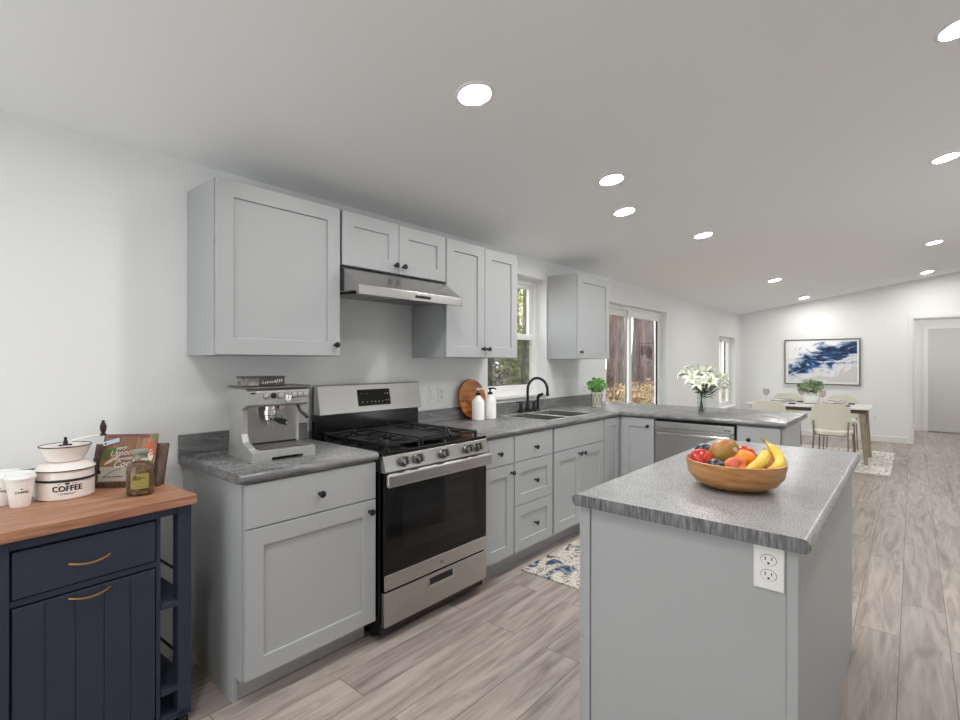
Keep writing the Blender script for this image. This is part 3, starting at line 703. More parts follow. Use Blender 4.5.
for i in range(2):
    fb = MB(Matrix.Rotation(PI, 4, 'Z')); shaker(fb, -.97 - i * .515, -.46 - i * .515, .113, .868, -.022); o = fb.build('door', 'cab', t, bev=.0015)
    k = MB(Matrix.Rotation(PI, 4, 'Z')); k.lathe([(.0085, 0), (.0055, .004), (.005, .014), (.0145, .021), (.0155, .025), (.006, .0315)], (-.94 - i * .09, -.022, .8), '-y', 14); k.build('knob', 'black', o, smooth=True)
t = thing('island_countertop', 'light grey laminate top of the island under the fruit bowl', 'countertop', P(IX0, ID0, .876))
LX, LY = IX1 - IX0, ID1 - ID0; r = .018; zz = .038
q = []
for k in range(8): a = PI / 2 - PI * k / 7; q.append((-LY + r - math.cos(a) * r, zz / 2 + math.sin(a) * zz / 2))
q2 = []
for k in range(8): a = -PI / 2 + PI * k / 7; q2.append((-r + math.cos(a) * r, zz / 2 + math.sin(a) * zz / 2))
pm = MB(); pm.prism(q2 + q, 'x', .0012, LX - .0012); pm.build('worktop', 'lamisl', t, smooth=True, ang=50)
for a in (0, LX - .0012): MB().prism(q2 + q, 'x', a, a + .0012).build('edge_band', 'lamedge', t)
# electrical outlets and switches
def duplex(label, loc, rz, name='outlet', cat='outlet', kind='duplex', group=None):
    t = thing(name, label, cat, loc, rz, group); w_, h_ = .0355, .0575
    MB().box(-w_, w_, 0, -.006, -h_, h_).build('cover_plate', 'white', t, bev=.0025)
    for zc in ((.0195, -.0195) if kind == 'duplex' else ()):
        f = MB(); f.lathe([(.0175, 0), (.0175, .0015), (.001, .0018)], (0, -.006, zc), '-y', 24, sy=.8); o = f.build('receptacle', 'white', t, smooth=True)
        s_ = MB(); s_.box(-.0085, -.0062, -.0076, -.0082, zc - .001, zc + .008); s_.box(.0062, .0085, -.0076, -.0082, zc + .0, zc + .0075); s_.lathe([(.003, 0), (.003, .0006), (.0002, .0007)], (0, -.0076, zc - .0075), '-y', 10); s_.build('slot', 'darkslot', o)
        rg_ = MB(); rg_.ring(.018, .0008, (0, -.0062, zc), 28, 4, axis='-y', sy=.8); rg_.build('groove', 'greyink', o)
    if kind == 'rocker':
        MB().box(-.0165, .0165, -.006, -.009, -.033, .033).build('rocker', 'white', t, bev=.0015)
        g = MB(); g.box(-.018, -.017, -.006, -.0064, -.0345, .0345); g.box(.017, .018, -.006, -.0064, -.0345, .0345); g.box(-.018, .018, -.006, -.0064, .0335, .0345); g.box(-.018, .018, -.006, -.0064, -.0345, -.0335); g.build('groove', 'greyink', t)
    if kind != 'rocker':
        s_ = MB(); s_.lathe([(.0022, 0), (.0022, .0008), (.0002, .001)], (0, -.006, 0), '-y', 10); s_.build('screw', 'white', t, smooth=True)
    return t
duplex('white duplex outlet on the end panel of the island', (bx0 + .0035, -2.284, .8155), -PI / 2)
duplex('white rocker light switch on the backsplash wall right beside the range', P(2.452, 0, 1.112), 0, 'light_switch', 'switch', 'rocker')
duplex('white outlet on the backsplash wall beside the round cutting board', P(2.545, 0, 1.112), 0)
duplex('white outlet on the wall behind the small potted herb', P(4.615, 0, 1.065), 0)
duplex('white light switch on the far wall left of the hallway opening', (XF, -2.353, 1.153), -PI / 2, 'light_switch', 'switch', 'rocker')
duplex('white outlet low on the far wall right of the dining table', (XF, -2.078, .40), -PI / 2)
duplex('white light switch on the hallway wall beside the grey door', (13.1, -2.66, 1.16), -PI / 2, 'light_switch', 'switch', 'rocker')
# ================================================================== SINK AND FAUCET
t = thing('sink', 'double-bowl stainless steel sink set in the counter below the window', 'sink', P(SK[0], SK[2], CT))
sw, sd = SK[1] - SK[0], SK[3] - SK[2]
rm = MB(); rim = .02
rm.box(-rim, sw + rim, .075 - .05, -.0, 0, .004); rm.box(-rim, sw + rim, -sd, -sd - rim, 0, .004); rm.box(-rim, 0, 0, -sd, 0, .004); rm.box(sw, sw + rim, 0, -sd, 0, .004)
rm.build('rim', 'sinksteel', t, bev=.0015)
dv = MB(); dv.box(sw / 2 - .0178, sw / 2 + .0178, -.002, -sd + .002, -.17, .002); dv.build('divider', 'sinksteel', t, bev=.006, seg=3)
for a, b in ((0, sw / 2 - .018), (sw / 2 + .018, sw)):
    bb = MB(); dz = -.18
    bb.add([(a, 0, 0), (b, 0, 0), (b, -sd, 0), (a, -sd, 0), (a + .02, -.02, dz), (b - .02, -.02, dz), (b - .02, -sd + .02, dz), (a + .02, -sd + .02, dz)], [(0, 1, 5, 4), (1, 2, 6, 5), (2, 3, 7, 6), (3, 0, 4, 7), (4, 5, 6, 7)])
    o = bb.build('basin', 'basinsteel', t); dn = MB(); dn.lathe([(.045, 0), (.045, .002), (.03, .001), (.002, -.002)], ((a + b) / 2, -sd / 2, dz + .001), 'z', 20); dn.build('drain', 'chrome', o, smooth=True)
t = thing('faucet', 'matte black gooseneck kitchen faucet with two lever handles behind the sink', 'faucet', P(3.49, .085, CT + .004))
MB().box(-.115, .115, .026, -.026, 0, .016).build('base_plate', 'black', t, bev=.006, seg=3)
f = MB(); pts = [(0, 0, .01), (0, 0, .19)]
for k in range(13): a = PI * k / 12; pts.append((0, -.10 + math.cos(a) * .10, .19 + math.sin(a) * .10))
pts += [(0, -.2, .17), (0, -.202, .145)]
f.tube(pts, [.0115] * (len(pts) - 2) + [.013, .015], 14); f.lathe([(.022, .014), (.022, .03), (.017, .05), (.0125, .09)], (0, 0, 0), 'z', 18); f.build('spout', 'black', t, smooth=True)
for s_ in (-1, 1):
    h = MB(); h.lathe([(.021, .014), (.021, .025), (.014, .045), (.016, .075), (.01, .085)], (s_ * .095, 0, 0), 'z', 16); h.tube([(s_ * .095, 0, .08), (s_ * .13, -.004, .09), (s_ * .155, -.006, .092)], [.007, .006, .008], 10); h.build('lever_handle', 'black', t, smooth=True)
sy = MB(); sy.lathe([(.022, 0), (.022, .008), (.015, .02), (.012, .06)], (.155, 0, -.004), 'z', 16); sy.tube([(.155, 0, .05), (.155, 0, .115), (.155, -.012, .135), (.155, -.05, .148)], [.011, .013, .014, .012], 12)
o = sy.build('side_sprayer', 'black', t, smooth=True)

# ================================================================== RECESSED LIGHTS
def downlight(x, d, label):
    t = thing('recessed_light', label, 'ceiling light', P(x, d, CE(d)), group='recessed ceiling lights'); t.rotation_euler = (-math.atan(.1587), 0, 0)
    a = MB(); a.lathe([(.083, 0), (.083, -.004), (.078, -.007), (.068, -.007), (.066, -.003), (.066, 0)], (0, 0, 0), 'z', 36, cap=False); a.build('trim_ring', 'rimmetal', t, smooth=True)
    b = MB(); b.lathe([(.066, -.002), (.066, -.004), (.001, -.0045)], (0, 0, 0), 'z', 32); b.build('lens', 'lens', t)
    return t
for x, d, l in [(1.566, 1.179, 'largest recessed ceiling light, nearest of the row above the range'), (2.841, 1.169, 'recessed ceiling light, second of the row from the range end'),
                (3.417, .987, 'recessed ceiling light close beside another, nearest to the sink window'), (4.613, 1.17, 'recessed ceiling light above the peninsula corner near the patio door'),
                (7.758, 1.145, 'recessed ceiling light over the dining area, nearer one of the left row'), (10.199, 1.144, 'farthest recessed ceiling light of the left row, just above the painting'),
                (7.70, 2.748, 'recessed ceiling light in front of the hallway opening, second from the far wall'), (10.12, 2.727, 'farthest recessed ceiling light of the right row, nearest the hallway opening'),
                (4.545, 2.73, 'recessed ceiling light at the right edge of the photo, middle height'), (2.809, 2.71, 'recessed ceiling light cut off at the top right edge of the photo'),
                (.2, 1.3, 'recessed ceiling light above the navy cart'), (1.2, 2.72, 'recessed ceiling light above the camera side of the island'), (-.7, 2.72, 'unseen recessed ceiling light added behind the camera for fill')]:  # the lamp behind the camera is unseen, added as fill light
    downlight(x, d, l)
for x, y in ((12.0, -2.6), (12.0, -3.9)):
    t = thing('recessed_light', 'recessed ceiling light in the hallway, %s one' % ('nearer' if y > -3 else 'right-hand'), 'ceiling light', (x, y, 2.45), group='hallway ceiling lights')
    a = MB(); a.lathe([(.083, 0), (.083, -.004), (.068, -.007), (.066, 0)], (0, 0, 0), 'z', 30, cap=False); a.build('trim_ring', 'rimmetal', t, smooth=True)
    b = MB(); b.lathe([(.066, -.002), (.066, -.004), (.001, -.0045)], (0, 0, 0), 'z', 28); b.build('lens', 'lens', t)

# ================================================================== RUGS
def rugmat():
    m = mat('distressed_blue_rug', 'cfcac2', .95, spec=.1); t = NT(m); mp = t.coord((1, 1.6, 1))
    n1 = t.n('ShaderNodeTexNoise', Scale=5.0, Detail=6.0, Roughness=.65, Distortion=1.0); t.link(mp, 0, n1, 'Vector')
    r1 = t.ramp(n1, 0, [(.36, '22354f'), (.42, '4f6580'), (.47, 'b9b2a8'), (.56, 'd6d0c6'), (.62, '8b8a88'), (.66, '3c4656')]); 
    n2 = t.n('ShaderNodeTexNoise', Scale=38.0, Detail=4.0, Roughness=.7); t.link(mp, 0, n2, 'Vector'); r2 = t.ramp(n2, 0, [(.34, '6a7078'), (.48, 'ffffff')])
    mx = t.n('ShaderNodeMix', data_type='RGBA', blend_type='MULTIPLY'); mx.inputs[0].default_value = .85; t.link(r1, 0, mx, 6); t.link(r2, 0, mx, 7); t.link(mx, 2, t.b, 'Base Color'); t.bump(n2, 0, .5, .004); return m
M['rug'] = rugmat()
def rug2():
    m = mat('white_rug_dark_marks', 'e4e0da', .95, spec=.1); t = NT(m); mp = t.coord((8, 16, 1))
    vo = t.n('ShaderNodeTexVoronoi', Scale=1.0, Randomness=.55); t.link(mp, 0, vo, 'Vector')
    mp2 = t.coord((30, 12, 1)); nz = t.n('ShaderNodeTexNoise', Scale=1.5, Detail=3.0); t.link(mp2, 0, nz, 'Vector')
    r1 = t.ramp(vo, 0, [(.14, '3b3634'), (.26, 'e7e3dd')]); r2 = t.ramp(nz, 0, [(.36, '57504c'), (.44, 'ffffff')])
    mx = t.n('ShaderNodeMix', data_type='RGBA', blend_type='MULTIPLY'); mx.inputs[0].default_value = 1; t.link(r1, 0, mx, 6); t.link(r2, 0, mx, 7); t.link(mx, 2, t.b, 'Base Color'); return m
M['rug2'] = rug2()
o = MB().box(0, 1.25, 0, -.62, 0, .008).build('kitchen_rug', 'rug', None, bev=.003, loc=P(2.618, .655, 0)); tag(o, 'distressed blue and cream runner rug on the floor between sink and island', 'rug')
o = MB().box(0, 1.95, 0, -1.97, 0, .009).build('dining_rug', 'rug2', None, bev=.003, loc=P(7.64, .40, 0)); tag(o, 'white rug with dark dashes under the dining table', 'rug')

# ================================================================== NAVY UTILITY CART
ca = math.radians(3.5)
cart = thing('kitchen_cart', 'navy blue kitchen cart with a butcher block top against the wall', 'cart', P(.725, .545, 0), ca)
# local: x runs left (negative) from the front right corner, y back (positive)
CW, CDp = .573, .435
tp = MB().box(-CW, 0, 0, CDp, .815, .85); tp.build('top', 'butcher', cart, bev=.004, seg=3)
for lx in (-.012 - .046, -CW + .012):
    for ly in (.02, CDp - .066):
        l = MB(); l.box(lx, lx + .046, ly, ly + .046, .035, .815); o = l.build('leg', 'navy', cart, bev=.002)
        if True:
            w_ = MB(); w_.lathe([(.017, 0), (.021, .004), (.021, .02), (.012, .026), (.012, .036)], (lx + .023, ly + .023, 0), 'z', 14); w_.build('foot', 'gap', o, smooth=True)
ap = MB(); ap.box(-CW + .058, -.058, .024, .042, .785, .815); ap.box(-.05, -.02, .066, CDp - .066, .785, .815); ap.box(-CW + .058, -.058, CDp - .05, CDp - .03, .70, .815); ap.build('apron', 'navy', cart, bev=.001)
bx_ = (-CW + .058, -.126)
body = MB(); body.box(bx_[0], bx_[1], .045, CDp - .03, .06, .785); body.box(bx_[1], bx_[1] + .014, .03, CDp - .03, .06, .80); body.box(bx_[0], bx_[1], .03, .05, .612, .632); body.build('cabinet_box', 'navy', cart, bev=.001)
g = MB(); g.box(bx_[0] + .006, bx_[1] - .004, .024, .046, .636, .776); d_ = g.build('drawer', 'navy', cart, bev=.002)
def pull(par, x, z):
    h = MB(); pts = []
    for k in range(9):
        u = -1 + k / 4; pts.append((x + u * .055, .024 - .022 * (1 - u * u) - .001, z - .006 * (1 - u * u) + .003))
    h.tube(pts, .0035, 8); return h.build('pull_handle', 'brass', par, smooth=True)
hxm = (bx_[0] + bx_[1]) / 2
pull(d_, hxm, .700)
g = MB(); n = 5; xa, xb = bx_[0] + .006, bx_[1] - .004; wv = (xb - xa) / n
for k in range(n):
    x_ = xa + k * wv; g.box(x_ + .0008, x_ + wv - .0008, .024, .044, .075, .608)
g.box(xa, xb, .027, .046, .075, .608); d_ = g.build('door', 'navy', cart, bev=.0022); pull(d_, hxm, .590)
for zt in (.47, .16):
    s_ = MB(); s_.box(bx_[1] + .014, -.014, .022, CDp - .022, zt - .02, zt); s_.build('shelf', 'navy', cart, bev=.001)
for zt in (.555, .245):
    s_ = MB(); s_.tube([(-.034, .066, zt), (-.034, CDp - .066, zt)], .005, 8); s_.build('rail', 'navyd', cart, smooth=True)
s_ = MB(); s_.box(-CW + .014, -.014, .02, CDp - .02, .04, .06); s_.build('bottom_panel', 'navy', cart, bev=.001)
CZ = .85
# enamel coffee mill: drum, lid, funnel bowl and crank
mill = thing('coffee_mill', 'white enamel coffee mill lettered COFFEE with a hand crank on the cart', 'coffee mill', P(.398, .20, CZ), -.03); mill.scale = (.86, .86, .93)
R_ = .101
b = MB(); b.lathe([(.096, 0), (R_, .004), (R_, .072), (R_ - .002, .108)], (0, 0, 0), 'z', 48); b.build('drum', 'whiteenamel', mill, smooth=True)
b = MB(); b.ring(R_ + .0005, .0048, (0, 0, .074), 48, 8); b.box(R_ - .002, R_ + .02, -.006, .006, .068, .08); b.box(-R_ - .02, -R_ + .002, -.006, .006, .068, .08); b.tube([(R_ + .014, 0, .074), (R_ + .014, 0, .128), (R_ - .005, 0, .13)], .003, 8); b.tube([(-R_ - .014, 0, .074), (-R_ - .014, 0, .118), (-R_ - .04, -.005, .119), (-R_ + .004, 0, .119)], .0032, 8); b.build('wire_clamp', 'black', mill, smooth=True)
b = MB(); b.lathe([(R_ + .002, .108), (R_ + .004, .112), (R_ + .001, .118), (.085, .131), (.062, .136), (.052, .138)], (0, 0, 0), 'z', 48); l_ = b.build('lid', 'whiteenamel', mill, smooth=True)
b = MB(); b.ring(R_ + .003, .0022, (0, 0, .111), 48, 6); b.build('lid_rim', 'ink', l_, smooth=True)
b = MB(); b.lathe([(.048, .137), (.062, .142), (.075, .165), (.088, .197), (.090, .200), (.086, .200), (.074, .196), (.03, .197), (.004, .199)], (0, 0, 0), 'z', 48); f_ = b.build('funnel', 'whiteenamel', mill, smooth=True)
b = MB(); b.ring(.089, .002, (0, 0, .2), 48, 6); b.ring(.05, .002, (0, 0, .1385), 40, 6); b.build('funnel_rim', 'ink', f_, smooth=True)
b = MB(); b.tube([(0, 0, .205), (.03, -.002, .218), (.09, -.006, .226), (.128, -.008, .226)], [.004, .0035, .0035, .004], 8); cr = b.build('crank_arm', 'whiteenamel', mill, smooth=True)
b = MB(); b.lathe([(.008, .195), (.01, .199), (.008, .214), (.005, .222), (.007, .228), (.002, .232)], (0, 0, 0), 'z', 14); b.box(-.022, .022, -.004, .004, .197, .203); b.build('crank_nut', 'black', mill, smooth=True)
M['knobwood'] = mat('dark_walnut_knob', '2a1d16', .4)
b = MB(); b.lathe([(.013, .226), (.013, .231), (.007, .235), (.012, .25), (.0135, .262), (.009, .276), (.0055, .279), (.007, .285), (.002, .289)], (.13, -.008, 0), 'z', 16); b.build('crank_knob', 'knobwood', cr, smooth=True)
def wrap(R, zc, th0=0.0):
    def fn(u, v): a = th0 + u / R; return (math.sin(a) * (R + .0006), -math.cos(a) * (R + .0006), zc + v)
    return fn
tx = MB(); text(tx, 'COFFEE', .029, wrap(R_, .043, -.08), bold=.0026); text(tx, 'EST.', .007, wrap(R_, .061, -.33)); text(tx, 'SHOP', .007, wrap(R_, .061, .17)); text(tx, '* COMPANY *', .0095, wrap(R_, .024, -.08), bold=.0004)
f_ = wrap(R_, .0625, -.08)
tx.add([f_(math.cos(k * PI / 6) * .008, math.sin(k * PI / 6) * .004) for k in range(12)], [tuple(range(12))])
tx.build('lettering', 'ink', mill)
# paper cups
def cup(label, loc, rz):
    t = thing('paper_cup', label, 'cup', loc, rz, 'white takeaway cups on the cart')
    b = MB(); b.lathe([(.027, 0), (.0275, .003), (.040, .095), (.040, .097)], (0, 0, 0), 'z', 36); b.build('cup_body', 'offwhite', t, smooth=True)
    b = MB(); b.lathe([(.0395, .093), (.0435, .094), (.0435, .099), (.0405, .102), (.0385, .113), (.036, .115), (.034, .110), (.012, .109), (.002, .110)], (0, 0, 0), 'z', 36); b.box(-.008, .008, -.034, -.029, .109, .113); b.build('lid', 'white', t, smooth=True)
    def fn(u, v):
        z = .05 + v; R = .0275 + (z - .003) / .092 * .0125; a = u / R; return (math.sin(a) * (R + .0006), -math.cos(a) * (R + .0006), z)
    tx = MB(); text(tx, 'COFFEE', .0105, fn, bold=.0006); text(tx, '- - -', .006, lambda u, v: fn(u, v - .011)); tx.add([fn(math.cos(k * PI / 5) * .003, .012 + math.sin(k * PI / 5) * .002) for k in range(10)], [tuple(range(10))])
    tx.build('lettering', 'ink', t); return t
cup('white paper coffee cup with lid standing in front of the coffee mill', P(.268, .252, CZ), .0)
cup('white lidded paper cup cut off by the left edge of the photo', P(.238, .185, CZ), -.5)
# recipe stand with a cookbook
sa = -.72
stand = thing('book_stand', 'dark brown wooden book stand behind the glass jar on the cart', 'book stand', P(.585, .20, CZ), sa)
ln = math.radians(17)
xf = Matrix.Rotation(-ln, 4, 'X')
b = MB(xf); b.box(-.135, .135, 0, .014, .012, .168); b.build('back_board', 'darkwood', stand, bev=.0015)
b = MB(); b.box(-.135, .135, -.03, .018, .0, .014); b.box(-.135, .135, -.03, -.024, .012, .022); b.build('ledge', 'darkwood', stand, bev=.001)
b = MB(Matrix.Translation((0, .03, 0)) @ Matrix.Rotation(math.radians(10), 4, 'X')); b.box(-.03, .03, .03, .04, .0, .12); b.build('prop', 'darkwood', stand, bev=.001)
book = thing('cookbook', 'cookbook with a vegetable cover and white script propped on the dark stand', 'book', P(.585, .20, CZ), sa)
M['cover'] = noisy('printed_wood_cover', [(.3, '6e4a33'), (.55, '916a4c'), (.75, 'ab8664')], (26, 4, 3), 2.5, 5, .4)
M['paper'] = mat('book_pages', 'e9e4da', .7)
xb_ = Matrix.Translation((0, -.002, .015)) @ Matrix.Rotation(-ln, 4, 'X')
b = MB(xb_); b.box(-.096, .096, -.0095, -.002, .002, .188); b.build('pages', 'paper', book)
b = MB(xb_); b.box(-.098, .098, -.0115, -.0095, 0, .19); b.box(-.098, .098, -.002, -.0005, 0, .19); b.box(-.099, -.097, -.0115, -.0005, 0, .19); cv = b.build('cover', 'cover', book)
def cover_shape(nm, pts, m, lift=.0004):
    q = MB(xb_); q.add([(x, -.0115 - lift, z) for x, z in pts], [tuple(range(len(pts)))]); return q.build(nm, m, cv, fix=False)
def blob(cx, cz, rx, rz_, rot=0, n=16): return [(cx + math.cos(a) * rx * math.cos(rot) - math.sin(a) * rz_ * math.sin(rot), cz + math.cos(a) * rx * math.sin(rot) + math.sin(a) * rz_ * math.cos(rot)) for a in [2 * PI * k / n for k in range(n)]]
M['carrot'] = mat('printed_orange', 'c4562a', .5); M['printgreen'] = mat('printed_green', '5d7a3a', .5); M['printcream'] = mat('printed_cream', 'd8ccb4', .5); M['printred'] = mat('printed_plum', '7a3a48', .5); M['printgrey'] = mat('printed_grey', 'b9b0a6', .5); M['printpale'] = mat('printed_pale_blue', 'c9daea', .5); M['printdark'] = mat('printed_dark', '241b17', .5)
q = MB(xb_)
for k in range(5):
    p = blob(.068 + k * .007, .148 - k * .008, .022, .0038, .75, 10); q.add([(min(x, .097), -.0121, z) for x, z in p], [tuple(range(10))])
q.build('carrot_print', 'carrot', cv, fix=False)
q = MB(xb_)
for c_ in (blob(-.07, .12, .026, .012, .3), blob(-.085, .10, .012, .01, 0), blob(.086, .178, .01, .01)): q.add([(max(-.097, min(.097, x)), -.0120, min(z, .189)) for x, z in c_], [tuple(range(16))])
q.build('greens_print', 'printgreen', cv, fix=False)
q = MB(xb_)
for c_ in (blob(-.055, .088, .034, .006, .6), blob(.083, .105, .010, .026, .1), blob(.06, .09, .022, .008, -.5)): q.add([(max(-.097, min(.097, x)), -.01205, z) for x, z in c_], [tuple(range(16))])
q.build('vegetable_print', 'printcream', cv, fix=False)
q = MB(xb_)
for c_ in (blob(-.06, .18, .03, .007), blob(0, .184, .035, .005), blob(.05, .18, .024, .008)): q.add([(x, -.0119, min(z, .189)) for x, z in c_], [tuple(range(16))])
q.build('plum_print', 'printred', cv, fix=False)
cover_shape('photo_print', [(-.096, .004), (.02, .004), (.02, .06), (-.096, .06)], 'printgrey', .0003)
q = MB(xb_); q.tube([(-.08, -.0122, .02), (-.045, -.0122, .045), (-.02, -.0122, .052)], .0012, 5); q.tube([(-.08, -.0122, .02), (-.01, -.0122, .022)], .0012, 5); q.build('line_print', 'printdark', cv)
q = MB(xb_); bt = lambda cx, cz, a=.1: (lambda u, v: (cx + u * math.cos(a) - v * math.sin(a), -.0125, cz + u * math.sin(a) + v * math.cos(a)))
text(q, 'very', .022, bt(-.03, .134), bold=.0008, shear=.3); text(q, 'Umore', .032, bt(-.022, .114), bold=.001, shear=.3); text(q, 'Famoso', .02, bt(-.015, .092), bold=.0008, shear=.3); text(q, 'Cool', .036, bt(-.015, .07), bold=.0012, shear=.3); text(q, 'VM', .016, bt(.058, .124, 0), bold=.001)
q.build('lettering', 'white', cv, fix=False)
q = MB(xb_ @ Matrix.Translation((-.068, -.016, .158)) @ Matrix.Rotation(-.30, 4, 'Y')); q.box(-.03, .03, -.0006, .0006, -.0085, .0085); tg = q.build('price_tag', 'printpale', book)
q = MB(xb_ @ Matrix.Translation((-.068, -.0168, .158)) @ Matrix.Rotation(-.30, 4, 'Y')); q.box(-.024, -.018, -.0004, .0004, -.003, .003); q.build('tag_hole', 'ink', tg)
# jar of coffee beans
jar = thing('glass_jar', 'square-shouldered glass jar of brown coffee with an olive label on the cart', 'jar', P(.585, .385, CZ), .0)
b = MB(); b.lathe([(.040, 0), (.044, .004), (.045, .095), (.043, .108), (.026, .128), (.0225, .134), (.0225, .150), (.024, .152)], (0, 0, 0), 'z', 36); b.build('glass', 'clear', jar, smooth=True)
M['beans'] = noisy('ground_coffee', [(.3, '4a3524'), (.55, '705339'), (.75, '8a6a48')], (1, 1, 1), 90, 3, .8, bump=.5)
b = MB(); b.lathe([(.039, .004), (.0425, .008), (.0432, .094), (.0405, .106), (.028, .12), (.002, .121)], (0, 0, 0), 'z', 36); b.build('coffee', 'beans', jar, smooth=True)
M['olive'] = mat('olive_label', '9a8f4e', .6); M['smoke'] = mat('grey_glass_stopper', '8f8a82', .2)
q = MB(); n = 10; vs = []; fs = []
for k in range(n + 1):
    a = -.95 + k / n * 1.3; vs += [(math.sin(a) * .0456, -math.cos(a) * .0456, .028), (math.sin(a) * .0456, -math.cos(a) * .0456, .084)]
for k in range(n): fs.append((2 * k, 2 * k + 2, 2 * k + 3, 2 * k + 1))
q.add(vs, fs); lb = q.build('label', 'olive', jar, smooth=True, fix=False)
q = MB(); text(q, 'Bo~', .024, wrap(.0458, .068, -.4), bold=.0006, shear=.3); text(q, '- - - -', .01, wrap(.0458, .05, -.35)); text(q, '~ ~ -', .01, wrap(.0458, .038, -.3)); q.build('lettering', 'ink', lb, fix=False)
b = MB(); b.lathe([(.0215, .136), (.0215, .152), (.027, .154), (.028, .164), (.022, .168), (.002, .169)], (0, 0, 0), 'z', 24); b.build('stopper', 'smoke', jar, smooth=True)

# ================================================================== ESPRESSO MACHINE
em_ = thing('espresso_machine', 'brushed steel espresso machine on the left countertop', 'espresso machine', P(.972, .452, CT), -.07)
M['esteel'] = steel('grey_brushed_steel', 'b2b2ae', .5, (60, 60, 4)); M['esteel'].node_tree.nodes['Principled BSDF'].inputs['Metallic'].default_value = .4; M['etop'] = mat('grey_metal_lid', '6c6b68', .4, .6)
Wm, Hm = .285, .318
YF = .06                                          # how far the head stands back from the front of the base
b = MB(); b.prism([(.165, .03), (.275, .03), (.275, Hm - .008), (YF + .015, Hm - .008), (YF, Hm - .02), (YF + .007, .238), (YF + .025, .228), (.165, .226)], 'x', .0, Wm); b.build('housing', 'esteel', em_, bev=.004)
b = MB(); b.prism([(.03, .045), (.17, .045), (.17, .235), (YF + .03, .235), (YF + .06, .215), (YF + .065, .11), (YF + .045, .075), (.04, .055)], 'x', .0, .03); b.build('side_post', 'esteel', em_, bev=.004)
b = MB(); b.prism([(0, .006), (0, .040), (.02, .048), (.275, .048), (.275, 0), (.0, .0)], 'x', 0, .085); b.prism([(0, .014), (0, .040), (.02, .048), (.275, .048), (.275, .014)], 'x', .085, Wm - .06); b.prism([(0, .006), (0, .040), (.02, .048), (.275, .048), (.275, 0), (.0, .0)], 'x', Wm - .06, Wm)
b.build('base', 'esteel', em_)
b = MB(); b.box(.04, Wm - .012, .012, .16, .048, .052); tr = b.build('drip_tray', 'etop', em_, bev=.002)
b = MB()
for k in range(14): b.box(.046 + k * .0160, .052 + k * .0160, .022, .15, .052, .0535)
b.build('grille', 'chrome', tr)
b = MB(); b.box(.04, Wm - .02, .162, .166, .056, .225); b.build('splash_plate', 'steelv', em_)
b = MB(); b.box(.04, Wm - .02, .155, .166, .051, .058); b.build('shadow_gap', 'gap', em_)
b = MB(); b.prism([(YF - .005, Hm - .008), (.28, Hm - .008), (.28, Hm), (.24, Hm + .004), (YF + .015, Hm + .003), (YF - .005, Hm)], 'x', -.006, Wm + .006); b.build('top_plate', 'etop', em_, bev=.002)
def fy(z): return YF + (z - (Hm - .02)) * .007 / (.238 - (Hm - .02))
for i, (x, z, r_, m_) in enumerate([(.085, .278, .0125, 'esteel'), (.117, .278, .0118, 'gap'), (.149, .278, .0125, 'esteel'), (.214, .279, .0118, 'esteel'), (.240, .279, .0118, 'esteel'), (.266, .279, .0118, 'esteel')]):
    b = MB(); b.lathe([(r_, 0), (r_, .003), (r_ - .002, .0045), (.001, .005)], (x, fy(z), z), '-y', 20); o = b.build('button', m_, em_, smooth=True)
    q = MB(); q.ring(r_ + .0012, .0011, (x, fy(z) - .0008, z), 24, 5, axis='-y'); q.build('button_ring', 'etop', o, smooth=True)
b = MB(); b.lathe([(.017, 0), (.017, .005), (.0145, .006)], (.184, fy(.262), .262), '-y', 28, cap=False); gg = b.build('gauge', 'chrome', em_, smooth=True)
b = MB(); b.lathe([(.0148, .004), (.001, .0045)], (.184, fy(.262), .262), '-y', 28); b.build('dial', 'white', gg)
b = MB(); b.box(.183, .185, fy(.262) - .0052, fy(.262) - .0048, .26, .273); b.box(.175, .193, fy(.262) - .0052, fy(.262) - .0048, .252, .2532); b.build('needle', 'ink', gg)
b = MB()
for x in (.135, .153, .215, .232): b.lathe([(.0025, 0), (.0025, .001), (.0003, .0012)], (x, fy(.25), .25), '-y', 8)
b.build('indicator', 'gap', em_)
b = MB(); b.box(.016, .037, fy(.292) - .0012, fy(.292) + .002, .288, .295); b.build('badge', 'gap', em_)
b = MB(Matrix.Translation((0, .04, 0))); b.lathe([(.032, .185), (.036, .19), (.036, .21), (.03, .212), (.03, .23)], (.125, .085, 0), 'z', 24); b.build('group_head', 'chrome', em_, smooth=True)
b = MB(Matrix.Translation((0, .04, 0))); b.lathe([(.026, .16), (.032, .166), (.0335, .186)], (.125, .085, 0), 'z', 24); b.tube([(.125, .06, .172), (.132, .035, .170)], [.012, .010], 10); b.tube([(.118, .085, .162), (.112, .08, .14)], [.007, .006], 8); b.tube([(.132, .085, .162), (.138, .08, .14)], [.007, .006], 8); pf = b.build('portafilter', 'chrome', em_, smooth=True)
b = MB(Matrix.Translation((0, .04, 0))); b.tube([(.132, .037, .170), (.14, .0, .165), (.15, -.055, .16)], [.011, .0145, .0135], 12); b.build('handle', 'black', pf, smooth=True)
b = MB(Matrix.Translation((0, .04, 0))); b.tube([(.15, -.055, .16), (.1505, -.059, .1596)], [.0132, .012], 12); b.build('handle_cap', 'chrome', pf, smooth=True)
b = MB(Matrix.Translation((0, .04, 0))); b.box(.16, .185, .06, .09, .215, .226); b.tube([(.175, .075, .222), (.175, .072, .14)], .0025, 8); b.build('water_spout', 'chrome', em_, smooth=True)
b = MB(Matrix.Translation((0, .04, 0))); b.tube([(.245, .06, .23), (.252, .045, .20), (.272, .02, .175)], [.006, .007, .008], 10); b.ball((.272, .02, .173), .009, 12, 8); sw_ = b.build('steam_joint', 'black', em_, smooth=True)
